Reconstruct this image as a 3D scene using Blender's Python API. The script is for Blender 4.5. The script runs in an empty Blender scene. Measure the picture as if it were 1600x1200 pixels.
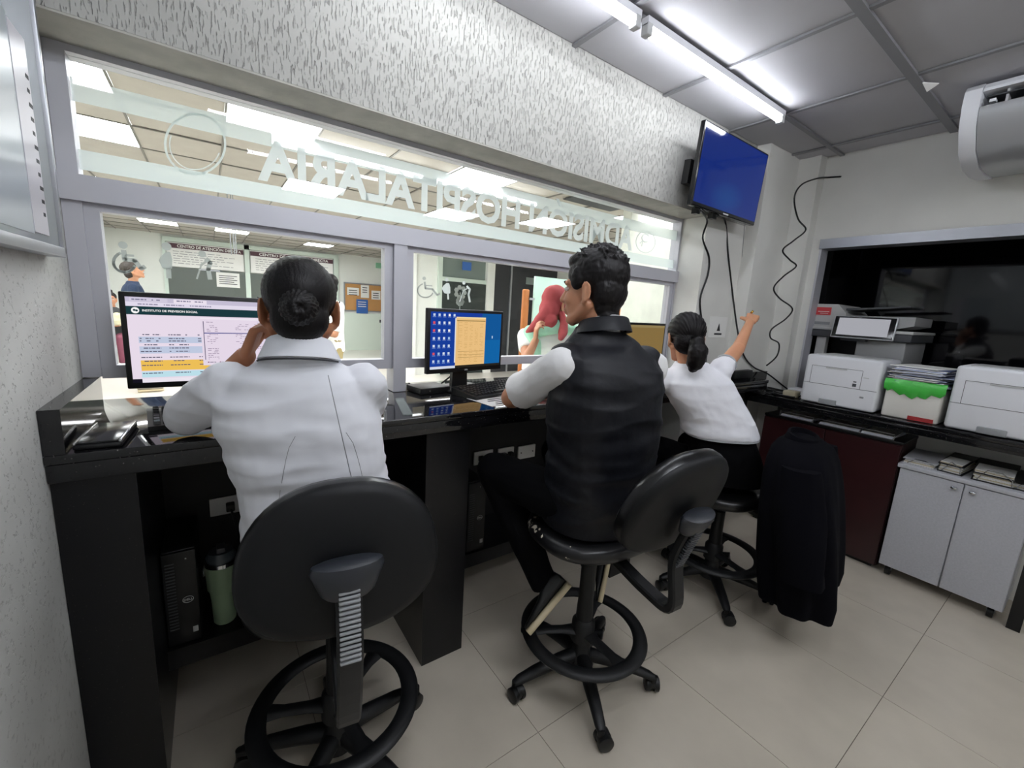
import bpy, bmesh, math, random
from mathutils import Vector, Matrix, noise as mnoise
from mathutils.bvhtree import BVHTree
random.seed(7)
SC = bpy.context.scene
COL = SC.collection
V = Vector
PI = math.pi

# ------------------------------------------------------------------ camera
RIGHT = V((0.8179328477535681, -0.5724056847871916, 0.05777186676094947))
DOWN = V((-0.055281860968241024, -0.17815120668291023, -0.9824490131326467))
FWD = V((0.5726515279064806, 0.8003835827781134, -0.17735937529672358))
CAM = V((0.2792, -1.7665, 1.4203))
cd = bpy.data.cameras.new('camera')
cd.sensor_fit = 'HORIZONTAL'; cd.sensor_width = 36.0; cd.lens = 661.7 * 36 / 1600
cd.clip_start = 0.02; cd.clip_end = 100
cam = bpy.data.objects.new('camera', cd); COL.objects.link(cam)
mt = Matrix.Identity(4)
for i in range(3):
    mt[i][0] = RIGHT[i]; mt[i][1] = -DOWN[i]; mt[i][2] = -FWD[i]; mt[i][3] = CAM[i]
cam.matrix_world = mt
SC.camera = cam
# ------------------------------------------------------------------ world / exposure
w = bpy.data.worlds.new('world'); SC.world = w; w.use_nodes = True
w.node_tree.nodes['Background'].inputs[0].default_value = (0.6, 0.65, 0.7, 1)
w.node_tree.nodes['Background'].inputs[1].default_value = 0.05
SC.view_settings.view_transform = 'Standard'; SC.view_settings.look = 'None'
SC.view_settings.gamma = 1.0; SC.view_settings.use_curve_mapping = False
SC.view_settings.exposure = 0.0
try:
    SC.cycles.use_denoising = True; SC.cycles.max_bounces = 8; SC.cycles.diffuse_bounces = 4
    SC.cycles.transparent_max_bounces = 12; SC.cycles.sample_clamp_indirect = 6
    SC.cycles.caustics_reflective = False; SC.cycles.caustics_refractive = False
except Exception: pass
TUBE_E, TROFFER_E, LTUBE_E = 38.0, 23.0, 26.0
REAR_E = 84.0
def point(x, y, ax, val):
    "where the line of sight of a picture point meets the plane axis=val (a point on a real surface)"
    d = RIGHT * ((x - 800) / 661.7) + DOWN * ((y - 600) / 661.7) + FWD
    return CAM + d * ((val - CAM[ax]) / d[ax])

# ------------------------------------------------------------------ materials
def lin(c):
    if isinstance(c, str): c = [int(c[i:i + 2], 16) / 255 for i in (0, 2, 4)]
    return tuple((v / 12.92 if v <= .04045 else ((v + .055) / 1.055) ** 2.4) for v in c) + (1,)
MATS = {}
def mat(name, col, rough=.5, metal=0, spec=.5, noise=None, bump=None, emit=0, coat=0, sheen=0, stretch=(1, 1, 1), sss=0):
    """noise=(scale, amount) colour mottling; bump=(scale, strength, distance)"""
    if name in MATS: return MATS[name]
    m = bpy.data.materials.new(name); m.use_nodes = True
    nt = m.node_tree; b = nt.nodes['Principled BSDF']; L = nt.links.new
    c = lin(col); b.inputs['Base Color'].default_value = c
    b.inputs['Roughness'].default_value = rough; b.inputs['Metallic'].default_value = metal
    b.inputs['Specular IOR Level'].default_value = spec
    if coat: b.inputs['Coat Weight'].default_value = coat; b.inputs['Coat Roughness'].default_value = .05
    if sheen: b.inputs['Sheen Weight'].default_value = sheen
    if sss:
        b.inputs['Subsurface Weight'].default_value = sss; b.inputs['Subsurface Scale'].default_value = .01
    if emit:
        b.inputs['Emission Color'].default_value = c; b.inputs['Emission Strength'].default_value = emit
    if noise or bump:
        tc = nt.nodes.new('ShaderNodeTexCoord'); mp = nt.nodes.new('ShaderNodeMapping')
        L(tc.outputs['Object'], mp.inputs[0]); mp.inputs['Scale'].default_value = stretch
    if noise:
        n = nt.nodes.new('ShaderNodeTexNoise'); n.inputs['Scale'].default_value = noise[0]; n.inputs['Detail'].default_value = 5
        L(mp.outputs[0], n.inputs['Vector'])
        r = nt.nodes.new('ShaderNodeMapRange'); r.inputs['To Min'].default_value = 1 - noise[1]; r.inputs['To Max'].default_value = 1 + noise[1]
        r.inputs['From Min'].default_value = .3; r.inputs['From Max'].default_value = .7
        L(n.outputs[0], r.inputs[0])
        mx = nt.nodes.new('ShaderNodeMix'); mx.data_type = 'RGBA'; mx.blend_type = 'MULTIPLY'; mx.inputs[0].default_value = 1
        mx.inputs[6].default_value = c; L(r.outputs[0], mx.inputs[7]); L(mx.outputs[2], b.inputs['Base Color'])
    if bump:
        n = nt.nodes.new('ShaderNodeTexNoise'); n.inputs['Scale'].default_value = bump[0]; n.inputs['Detail'].default_value = 4
        L(mp.outputs[0], n.inputs['Vector'])
        bp = nt.nodes.new('ShaderNodeBump'); bp.inputs['Strength'].default_value = bump[1]; bp.inputs['Distance'].default_value = bump[2]
        L(n.outputs[0], bp.inputs['Height']); L(bp.outputs[0], b.inputs['Normal'])
    MATS[name] = m
    return m
def emat(name, col, e=1.0):
    if col.startswith('dim_'): col = col[4:]; e *= .5
    if name in MATS: return MATS[name]
    m = bpy.data.materials.new(name); m.use_nodes = True
    nt = m.node_tree; nt.nodes.clear()
    o = nt.nodes.new('ShaderNodeOutputMaterial'); k = nt.nodes.new('ShaderNodeEmission')
    k.inputs[0].default_value = lin(col); k.inputs[1].default_value = e
    nt.links.new(k.outputs[0], o.inputs[0]); MATS[name] = m
    return m
def glassmat(name, tint=(1, 1, 1), gloss=.08, rough=.0, opac=0.0, ocol='dfe6e4'):
    "thin clear pane: transparency plus a fresnel reflection, optionally a frosted film"
    m = bpy.data.materials.new(name); m.use_nodes = True
    nt = m.node_tree; nt.nodes.clear(); L = nt.links.new
    o = nt.nodes.new('ShaderNodeOutputMaterial'); t = nt.nodes.new('ShaderNodeBsdfTransparent'); t.inputs[0].default_value = (*tint, 1)
    g = nt.nodes.new('ShaderNodeBsdfGlossy'); g.inputs['Roughness'].default_value = rough
    f = nt.nodes.new('ShaderNodeFresnel'); f.inputs[0].default_value = 1.3
    ge = nt.nodes.new('ShaderNodeNewGeometry'); sb = nt.nodes.new('ShaderNodeMath'); sb.operation = 'SUBTRACT'; sb.inputs[0].default_value = 1; L(ge.outputs['Backfacing'], sb.inputs[1])
    mu = nt.nodes.new('ShaderNodeMath'); mu.operation = 'MULTIPLY'; L(f.outputs[0], mu.inputs[0]); L(sb.outputs[0], mu.inputs[1])   # only the outer skin of the pane mirrors
    mx = nt.nodes.new('ShaderNodeMixShader'); L(mu.outputs[0], mx.inputs[0]); L(t.outputs[0], mx.inputs[1]); L(g.outputs[0], mx.inputs[2])
    out = mx
    if opac:
        d = nt.nodes.new('ShaderNodeBsdfDiffuse'); d.inputs[0].default_value = lin(ocol)
        tr = nt.nodes.new('ShaderNodeBsdfTranslucent'); tr.inputs[0].default_value = lin(ocol)
        m1 = nt.nodes.new('ShaderNodeMixShader'); m1.inputs[0].default_value = .5; L(d.outputs[0], m1.inputs[1]); L(tr.outputs[0], m1.inputs[2])
        m2 = nt.nodes.new('ShaderNodeMixShader'); m2.inputs[0].default_value = opac; L(t.outputs[0], m2.inputs[1]); L(m1.outputs[0], m2.inputs[2])
        out = m2
    L(out.outputs[0], o.inputs[0]); MATS[name] = m
    return m
def stucco(name, col, mode):
    "rough roller plaster: 'drip' = vertical worms above the window, 'fine' = painted concrete with pits"
    m = bpy.data.materials.new(name); m.use_nodes = True
    nt = m.node_tree; b = nt.nodes['Principled BSDF']; L = nt.links.new
    b.inputs['Roughness'].default_value = .75; b.inputs['Specular IOR Level'].default_value = .25
    tc = nt.nodes.new('ShaderNodeTexCoord'); mp = nt.nodes.new('ShaderNodeMapping'); L(tc.outputs['Object'], mp.inputs[0])
    mp.inputs['Scale'].default_value = (1, 1, .16) if mode == 'drip' else (1, 1, 1)
    n = nt.nodes.new('ShaderNodeTexNoise'); n.inputs['Scale'].default_value = 190 if mode == 'drip' else 75
    n.inputs['Detail'].default_value = 3; L(mp.outputs[0], n.inputs['Vector'])
    r = nt.nodes.new('ShaderNodeValToRGB'); r.color_ramp.elements[0].position = .34 if mode == 'drip' else .3; r.color_ramp.elements[1].position = .43 if mode == 'drip' else .42
    L(n.outputs[0], r.inputs[0])
    bp = nt.nodes.new('ShaderNodeBump'); bp.inputs['Strength'].default_value = .9 if mode == 'drip' else .55; bp.inputs['Distance'].default_value = .006 if mode == 'drip' else .003
    L(r.outputs[0], bp.inputs['Height']); L(bp.outputs[0], b.inputs['Normal'])
    n2 = nt.nodes.new('ShaderNodeTexNoise'); n2.inputs['Scale'].default_value = 3.5; n2.inputs['Detail'].default_value = 6; L(tc.outputs['Object'], n2.inputs['Vector'])
    r2 = nt.nodes.new('ShaderNodeMapRange'); r2.inputs['From Min'].default_value = .3; r2.inputs['From Max'].default_value = .7
    r2.inputs['To Min'].default_value = .86; r2.inputs['To Max'].default_value = 1.05; L(n2.outputs[0], r2.inputs[0])
    mx = nt.nodes.new('ShaderNodeMix'); mx.data_type = 'RGBA'; mx.blend_type = 'MULTIPLY'; mx.inputs[0].default_value = 1
    mx.inputs[6].default_value = lin(col); L(r2.outputs[0], mx.inputs[7])
    mx2 = nt.nodes.new('ShaderNodeMix'); mx2.data_type = 'RGBA'; mx2.blend_type = 'MIX'
    inv = nt.nodes.new('ShaderNodeMapRange'); inv.inputs['To Min'].default_value = .26 if mode == 'drip' else .2; inv.inputs['To Max'].default_value = 0; L(r.outputs[0], inv.inputs[0])
    L(inv.outputs[0], mx2.inputs[0]); L(mx.outputs[2], mx2.inputs[6]); mx2.inputs[7].default_value = lin('6f6e6a')
    L(mx2.outputs[2], b.inputs['Base Color']); MATS[name] = m
    return m
def granite(name, rough=.07, speck=.16, top=.16, spec=.6):
    m = bpy.data.materials.new(name); m.use_nodes = True
    nt = m.node_tree; b = nt.nodes['Principled BSDF']; L = nt.links.new
    b.inputs['Roughness'].default_value = rough; b.inputs['Specular IOR Level'].default_value = spec
    tc = nt.nodes.new('ShaderNodeTexCoord'); v = nt.nodes.new('ShaderNodeTexVoronoi'); v.inputs['Scale'].default_value = 90
    L(tc.outputs['Object'], v.inputs['Vector'])
    r = nt.nodes.new('ShaderNodeValToRGB'); r.color_ramp.elements[0].position = .03; r.color_ramp.elements[0].color = (speck, speck * .95, speck * .85, 1)
    r.color_ramp.elements[1].position = top; r.color_ramp.elements[1].color = (.006, .006, .007, 1)
    L(v.outputs['Distance'], r.inputs[0]); L(r.outputs[0], b.inputs['Base Color']); MATS[name] = m
    return m
M_STUCCO = stucco('wall_stucco_rough', 'aeada8', 'drip')
M_FINE = stucco('wall_stucco_fine', 'c9c9c5', 'fine')
M_WALL = mat('painted_wall', 'dcdbd6', .6, noise=(2.5, .05), bump=(70, .25, .002))
M_SOFFIT = mat('soffit_plaster', 'a9a69e', .8, noise=(14, .12), bump=(50, .3, .003))
M_LWALL = mat('lobby_wall', 'e9ebe6', .55, noise=(1.3, .03))
M_MARBLE = mat('lobby_marble', 'dfe0d6', .35, noise=(4, .09))
M_ALU = mat('brushed_aluminium', 'a9abb1', .38, metal=.75, noise=(6, .04))
M_ALU2 = mat('painted_aluminium', 'bdbdc4', .45, metal=.2)
M_GRAN = granite('black_granite', .06)
M_GRAND = granite('black_granite_dull', .28, .05, .12, .3)
M_BLACK = mat('black_plastic', '0c0d0e', .38, spec=.4)
M_BLACKM = mat('matt_black_plastic', '0e0f11', .5, spec=.4, bump=(300, .15, .0006))
M_BLACKG = mat('gloss_black_plastic', '0d0d10', .15)
M_CHROME = mat('chrome', 'cfd2d6', .15, metal=1)
M_GREYP = mat('grey_plastic', '8d8f92', .5)
M_LGREYP = mat('light_grey_plastic', 'bfc0c0', .5)
M_DGREYP = mat('dark_grey_plastic', '3c3e42', .5)
M_WHITEP = mat('white_plastic', 'e4e5ea', .4)
M_PAPER = mat('white_paper', 'ecebe8', .7)
M_TILE = mat('floor_tile_ceramic', 'c6bdae', .25, noise=(5, .06))
M_GROUT = mat('grout', '6e665b', .9)
M_CTILE = mat('ceiling_tile_gypsum', 'b3b2b6', .7, noise=(3, .03))
M_TBAR = mat('ceiling_t_bar', '8b8b8e', .45, metal=.3)
M_LCTILE = mat('lobby_ceiling_tile', 'a7a198', .8, noise=(6, .05))
M_LTBAR = mat('lobby_t_bar', '6f6c66', .6)
M_LFLOOR = mat('lobby_floor', 'ece8de', .25, noise=(2, .03))
M_TUBE = emat('fluorescent_tube_light', 'f4f8ff', TUBE_E)
M_TROF = emat('troffer_light', 'fbfcff', TROFFER_E)
M_TUBEB = emat('fluorescent_tube_light_rear', 'f4f8ff', REAR_E)
M_LTUBE = emat('lobby_tube_light', 'fbfdff', LTUBE_E)
M_GLASS = glassmat('window_glass', (.97, .985, .98))
M_FROST = glassmat('frosted_stripe', (1, 1, 1), opac=.52, ocol='dfe8e6')
M_VINYL = glassmat('white_vinyl', (1, 1, 1), opac=.7, ocol='dfe5e4')
M_VINYLG = glassmat('grey_vinyl', (1, 1, 1), opac=.82, ocol='c3c9c6')
M_MAROON = mat('dark_red_laminate', '2e1416', .3, noise=(9, .15))
M_GREYLAM = mat('grey_laminate', 'b2b3b9', .45, noise=(120, .06))
M_SKIN_A = mat('brown_skin', 'a36b4c', .5, sss=.08, noise=(9, .05))
M_SKIN_B = mat('tan_skin', 'b98263', .5, sss=.08, noise=(9, .05))
M_SKIN_C = mat('light_tan_skin', 'c68e6d', .5, sss=.08, noise=(9, .05))
M_HAIR = mat('black_hair', '0b0809', .45, spec=.22, noise=(30, .3), bump=(90, .5, .002), stretch=(3, 3, .6))
M_HAIRB = mat('dark_brown_hair', '1e1512', .5, spec=.25, bump=(60, .6, .003), stretch=(3, 3, .5))
M_COAT = mat('white_coat_cloth', 'dddee4', .8, bump=(700, .2, .0006), sheen=.1)
M_SHIRT = mat('white_shirt_cloth', 'dcdbdb', .8, bump=(14, .35, .012))
M_TEE = mat('white_knit_cloth', 'e6e6ec', .85, bump=(16, .25, .01))
M_VEST = mat('navy_black_vest_cloth', '090b12', .55, spec=.3, bump=(13, .4, .012))
M_TROU = mat('black_trouser_cloth', '040406', .85, spec=.1, bump=(12, .3, .01))
M_JACKET = mat('dark_navy_wool', '06060b', .95, spec=.08, bump=(9, .35, .012))
M_SOLE = mat('cream_rubber', 'cdbf9f', .6, noise=(20, .08))
M_LEATHER = mat('black_vinyl_leather', '09090a', .28, spec=.45, bump=(220, .15, .0006))

# ------------------------------------------------------------------ object helpers
def tag(o, label=None, cat=None, group=None, kind=None):
    if label: o['label'] = label
    if cat: o['category'] = cat
    if group: o['group'] = group
    if kind: o['kind'] = kind
    return o
def empty(name, loc=(0, 0, 0), rz=0, label=None, cat=None, group=None, kind=None):
    o = bpy.data.objects.new(name, None); COL.objects.link(o); o.location = loc; o.rotation_euler = (0, 0, rz)
    o.empty_display_size = .05
    return tag(o, label, cat, group, kind)
class MB:
    "mesh builder; faces carry a material slot"
    def __init__(s): s.v = []; s.f = []; s.mi = []; s.mats = []; s.sm = []
    def m(s, material):
        if material not in s.mats: s.mats.append(material)
        return s.mats.index(material)
    def add(s, vs, fs, material, smooth=False):
        k = len(s.v); s.v += [tuple(v) for v in vs]; i = s.m(material)
        for f in fs: s.f.append([k + a for a in f]); s.mi.append(i); s.sm.append(smooth)
    def box(s, x0, x1, y0, y1, z0, z1, material, mx=None):
        vs = [V((x, y, z)) for z in (z0, z1) for y in (y0, y1) for x in (x0, x1)]
        if mx is not None: vs = [mx @ v for v in vs]
        s.add(vs, [(0, 2, 3, 1), (4, 5, 7, 6), (0, 1, 5, 4), (2, 6, 7, 3), (0, 4, 6, 2), (1, 3, 7, 5)], material)
        return s
    def bm(s, bm, material, mx=None, smooth=True):
        bm.verts.index_update()
        vs = [(mx @ v.co) if mx is not None else v.co.copy() for v in bm.verts]
        s.add(vs, [[v.index for v in f.verts] for f in bm.faces], material, smooth); bm.free()
        return s
    def rbox(s, x0, x1, y0, y1, z0, z1, r, material, mx=None, seg=3):
        b = bmesh.new(); bmesh.ops.create_cube(b, size=1)
        for v in b.verts: v.co = V(((x0 + x1) / 2 + v.co.x * (x1 - x0), (y0 + y1) / 2 + v.co.y * (y1 - y0), (z0 + z1) / 2 + v.co.z * (z1 - z0)))
        bmesh.ops.bevel(b, geom=b.edges[:], offset=r, segments=seg, affect='EDGES', profile=.5)
        return s.bm(b, material, mx, smooth=True)
    def rings(s, rings, material, cap=True, closed=True, smooth=True):
        n = len(rings[0]); vs = [p for r in rings for p in r]; fs = []
        for i in range(len(rings) - 1):
            for j in range(n if closed else n - 1):
                a = i * n + j; b = i * n + (j + 1) % n
                fs.append((a, b, b + n, a + n))
        if cap:
            fs.append(tuple(range(n - 1, -1, -1))); fs.append(tuple(range((len(rings) - 1) * n, len(rings) * n)))
        s.add(vs, fs, material, smooth)
        return s
    def tube(s, pts, r, material, n=10, cap=True):
        pts = [V(p) for p in pts]; rs = r if isinstance(r, (list, tuple)) else [r] * len(pts)
        rings = []; up = None
        for i, p in enumerate(pts):
            t = (pts[min(i + 1, len(pts) - 1)] - pts[max(i - 1, 0)]).normalized()
            if up is None: up = t.orthogonal().normalized()
            u = (up - t * up.dot(t)).normalized() if (up - t * up.dot(t)).length > 1e-5 else t.orthogonal().normalized()
            up = u; v = t.cross(u)
            rings.append([p + (u * math.cos(2 * PI * k / n) + v * math.sin(2 * PI * k / n)) * rs[i] for k in range(n)])
        return s.rings(rings, material, cap)
    def lathe(s, prof, material, n=32, mx=None):
        "prof: list of (r, z) around local z"
        rings = []
        for r, z in prof:
            ring = [V((max(r, 1e-4) * math.cos(2 * PI * k / n), max(r, 1e-4) * math.sin(2 * PI * k / n), z)) for k in range(n)]
            rings.append([mx @ p for p in ring] if mx is not None else ring)
        return s.rings(rings, material)
    def cyl(s, p, q, r, material, n=16): return s.tube([p, q], r, material, n)
    def prism(s, poly, d, material, smooth=False):
        "poly: list of 3d points, d: extrusion vector"
        a = [V(p) for p in poly]; n = len(a); d = V(d)
        vs = a + [p + d for p in a]
        fs = [tuple(range(n - 1, -1, -1)), tuple(range(n, 2 * n))] + [(i, (i + 1) % n, n + (i + 1) % n, n + i) for i in range(n)]
        s.add(vs, fs, material, smooth); return s
    def build(s, name, parent=None, **kw):
        me = bpy.data.meshes.new(name); me.from_pydata(s.v, [], s.f)
        for m_ in s.mats: me.materials.append(m_)
        me.polygons.foreach_set('material_index', s.mi); me.polygons.foreach_set('use_smooth', s.sm)
        b = bmesh.new(); b.from_mesh(me); bmesh.ops.recalc_face_normals(b, faces=b.faces)
        b.to_mesh(me); b.free(); me.update()
        if any(s.sm):
            try: me.set_sharp_from_angle(angle=math.radians(42))
            except Exception: pass
        o = bpy.data.objects.new(name, me); COL.objects.link(o)
        if parent is not None: o.parent = parent
        return tag(o, **kw)
def smooth_path(pts, k=8):
    pts = [V(p) for p in pts]; P = [pts[0]] + pts + [pts[-1]]; out = []
    for i in range(1, len(P) - 2):
        p0, p1, p2, p3 = P[i - 1:i + 3]
        for j in range(k):
            t = j / k
            out.append(.5 * ((2 * p1) + (p2 - p0) * t + (2 * p0 - 5 * p1 + 4 * p2 - p3) * t * t + (3 * p1 - p0 - 3 * p2 + p3) * t ** 3))
    out.append(pts[-1]); return out
def text(body, size, material, mx, parent, name='lettering', extrude=.0004, bold=0, align='LEFT', w=None, **kw):
    c = bpy.data.curves.new('t', 'FONT'); c.body = body; c.size = size; c.extrude = extrude; c.offset = bold; c.align_x = align
    c.resolution_u = 3
    o = bpy.data.objects.new('t', c); COL.objects.link(o)
    bpy.context.view_layer.update()
    me = bpy.data.meshes.new_from_object(o.evaluated_get(bpy.context.evaluated_depsgraph_get()))
    bpy.data.objects.remove(o); bpy.data.curves.remove(c)
    if w and len(me.vertices):
        xs = [v.co.x for v in me.vertices]; k = w / (max(xs) - min(xs)); x0 = min(xs)
        for v in me.vertices: v.co.x = (v.co.x - x0) * k
    me.transform(mx); me.materials.clear(); me.materials.append(material)
    r = bpy.data.objects.new(name, me); COL.objects.link(r)
    if parent is not None: r.parent = parent
    return tag(r, **kw)
def frame(origin, xa, ya):
    xa = V(xa).normalized(); ya = V(ya).normalized(); za = xa.cross(ya)
    m = Matrix.Identity(4)
    for i in range(3): m[i][0] = xa[i]; m[i][1] = ya[i]; m[i][2] = za[i]; m[i][3] = origin[i]
    return m
def cp(o, loc, rz=None, parent=None, **kw):
    "copy a thing with its parts and sub-parts"
    c = o.copy(); COL.objects.link(c)
    if loc is not None: c.location = loc
    if rz is not None: c.rotation_euler = (0, 0, rz)
    if parent is not None: c.parent = parent
    for ch in list(o.children): cp(ch, None, None, c)
    return tag(c, **kw)
_b = MB.build
def build_world(s, name, parent=None, **kw):
    o = _b(s, name, parent, **kw)
    if parent is not None: unparent(o, parent)
    return o
def unparent(o, p):
    m = Matrix.Identity(4); q = p
    while q is not None:
        m = q.matrix_parent_inverse @ Matrix.LocRotScale(q.location, q.rotation_euler, q.scale) @ m if False else (q.matrix_parent_inverse @ Matrix.LocRotScale(q.location, q.rotation_euler, q.scale)) @ m
        q = q.parent
    o.matrix_parent_inverse = m.inverted()
MB.wb = build_world            # vertices given in world coordinates
def wtext(*a, **k):
    o = text(*a, **k)
    if o.parent is not None: unparent(o, o.parent)
    return o

# ------------------------------------------------------------------ room shell
CZ = 2.55; LX = -.045; RX = 3.785; BY = -3.3; FY = -.19
S = 'structure'
fl = empty('floor', kind=S)
MB().box(LX, RX, BY, .12, -.02, -.004, M_GROUT).wb('grout_bed', fl)
tx = [1.115 + .622 * k for k in range(-2, 6)]; ty = [-.872 - .615 * k for k in range(-3, 5)]
tile0 = None
for i in range(len(tx) - 1 + 1):
    for j in range(len(ty)):
        x0 = tx[i] - (.622 if i == 0 else 0) if i == 0 else tx[i - 1]; x1 = tx[i]
        y1 = ty[j]; y0 = y1 - .615
        x0c, x1c, y0c, y1c = max(x0, LX) + .001, min(x1, RX) - .001, max(y0, BY) + .001, min(y1, .12) - .001
        if x1c - x0c < .02 or y1c - y0c < .02: continue
        MB().box(x0c, x1c, y0c, y1c, -.004, 0, M_TILE).wb('floor_tile', fl)
ce = empty('ceiling', (0, 0, CZ), kind=S)
MB().box(LX - .1, 4.7, BY - .1, .12, CZ + .1, CZ + .16, M_LWALL).wb('slab', ce)
cx = [LX, .35, .99, 1.63, 2.27, 2.92, 3.57, RX]
cy = [FY, -.496, -1.028, -1.56, -2.09, -2.62, -3.15, BY]
for i in range(len(cx) - 1):
    for j in range(len(cy) - 1):
        b = MB(); x0, x1, y0, y1 = cx[i] + .004, cx[i + 1] - .004, cy[j + 1] + .004, cy[j] - .004
        n = 4; rows = []
        sag = .006 + random.random() * .006 + (.012 if (i, j) == (4, 1) else 0)
        vs = [V((x0 + (x1 - x0) * a / n, y0 + (y1 - y0) * c / n, CZ + .004 - sag * math.sin(PI * a / n) * math.sin(PI * c / n))) for c in range(n + 1) for a in range(n + 1)]
        fs = [(c * (n + 1) + a, c * (n + 1) + a + 1, (c + 1) * (n + 1) + a + 1, (c + 1) * (n + 1) + a) for c in range(n) for a in range(n)]
        k = len(vs); vs += [v + V((0, 0, .012)) for v in vs[:k]]; fs += [tuple(k + q for q in reversed(f)) for f in fs[:n * n]]
        b.add(vs, fs, M_CTILE, True); b.wb('ceiling_tile', ce)
for y in cy[1:-1]:
    wd = .019 if abs(y + 1.028) < .01 else .012
    MB().box(LX, RX, y - wd, y + wd, CZ - .010, CZ + .002, M_TBAR).wb('ceiling_runner', ce)
for x in cx[1:-1]:
    MB().box(x - .011, x + .011, BY, FY, CZ - .007, CZ + .002, M_TBAR).wb('cross_runner', ce)
MB().prism([(3.0, -1.045, CZ - .012), (3.07, -1.05, CZ - .03), (3.06, -1.09, CZ - .012)], (0, 0, .004), M_PAPER).wb('loose_tape', ce, label='torn white tape end on the ceiling runner')
wl = MB(); wl.box(LX - .12, LX, BY, .12, 0, CZ, M_FINE); wl.wb('wall_left', kind=S)
MB().box(LX - .1, 4.7, BY - .1, BY, 0, CZ, M_WALL).wb('wall_back', kind=S)
wf = MB()
wf.box(LX, 3.27, FY, .12, 2.05, CZ + .1, M_STUCCO)          # above the window
wf.box(2.815, 3.27, FY, .03, 0, 2.05, M_WALL)              # pier right of the window
wf.box(3.27, 3.69, -.277, .12, 0, CZ + .1, M_WALL)
wf.box(3.69, RX + .1, -.41, .12, 0, CZ + .1, M_WALL)
wf.box(LX, 2.9, .10, .12, 0, 1.0, M_LWALL); wf.box(2.815, 2.9, .03, .10, 0, 1.0, M_LWALL)
wf.wb('wall_front', kind=S)
MB().box(LX, 2.814, FY, .03, 2.044, 2.0495, M_SOFFIT).wb('trim_1', kind=S)
wr = MB()
wr.box(RX, RX + .1, BY, -.41, 2.008, CZ + .1, M_WALL); wr.box(RX, RX + .1, BY, -.41, 0, .904, M_WALL)
wr.box(RX, RX + .1, -.462, -.41, .93, 2.008, M_WALL); wr.box(RX, RX + .1, BY, -3.0, .93, 2.008, M_WALL)
wr.wb('wall_right', kind=S)
# dark glazed room behind the right counter
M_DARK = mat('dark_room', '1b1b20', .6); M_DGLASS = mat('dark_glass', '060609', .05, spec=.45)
w2 = empty('window_2', (RX, -1.7, 1.945), kind=S)
MB().box(RX - .018, RX + .11, -3.0, -.462, 1.945, 2.008, M_ALU).wb('window_frame', w2)
MB().box(RX - .004, RX + .11, -.475, -.462, .93, 1.945, M_ALU2).wb('window_jamb', w2)
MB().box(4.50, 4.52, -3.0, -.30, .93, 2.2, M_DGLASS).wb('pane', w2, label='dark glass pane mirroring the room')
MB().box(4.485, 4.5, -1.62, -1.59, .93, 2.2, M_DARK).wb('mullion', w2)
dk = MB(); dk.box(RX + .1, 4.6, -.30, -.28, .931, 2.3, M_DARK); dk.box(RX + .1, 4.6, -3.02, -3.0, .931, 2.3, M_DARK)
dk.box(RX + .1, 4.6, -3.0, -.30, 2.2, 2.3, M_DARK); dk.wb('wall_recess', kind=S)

# ------------------------------------------------------------------ window between office and lobby
w1 = empty('window_1', (1.4, 0, 1.034), kind=S)
A = M_ALU2
def bar(x0, x1, z0, z1, y0=-.02, y1=.045, name='window_frame', m=A): MB().box(x0, x1, y0, y1, z0, z1, m).wb(name, w1)
bar(-.044, -.002, 1.142, 2.044); bar(-.002, 2.80, 2.026, 2.044); bar(2.80, 2.814, 1.715, 2.044); bar(2.80, 2.814, 1.034, 1.645)
bar(-.044, 2.83, 1.645, 1.715, -.035, .055, 'transom')
bar(.90, .955, 1.036, 1.645, -.03, .055, 'mullion')
for (a, c, r) in ((-.002, .90, 0), (.955, 2.80, 1)):
    bar(a, a + .034, 1.135, 1.645, -.012, .03, 'sash_stile'); bar(c - .034, c, 1.135, 1.645, -.012, .03, 'sash_stile')
    bar(a + .034, c - .034, 1.625, 1.645, -.012, .03, 'sash_rail'); bar(a + .034, c - .034, 1.135, 1.175, -.012, .03, 'sash_rail')
    MB().box(a + .034, c - .034, .006, .010, 1.175, 1.625, M_GLASS).wb('pane', w1)
MB().box(-.002, 2.80, .006, .010, 1.715, 2.026, M_GLASS).wb('pane', w1)
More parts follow.
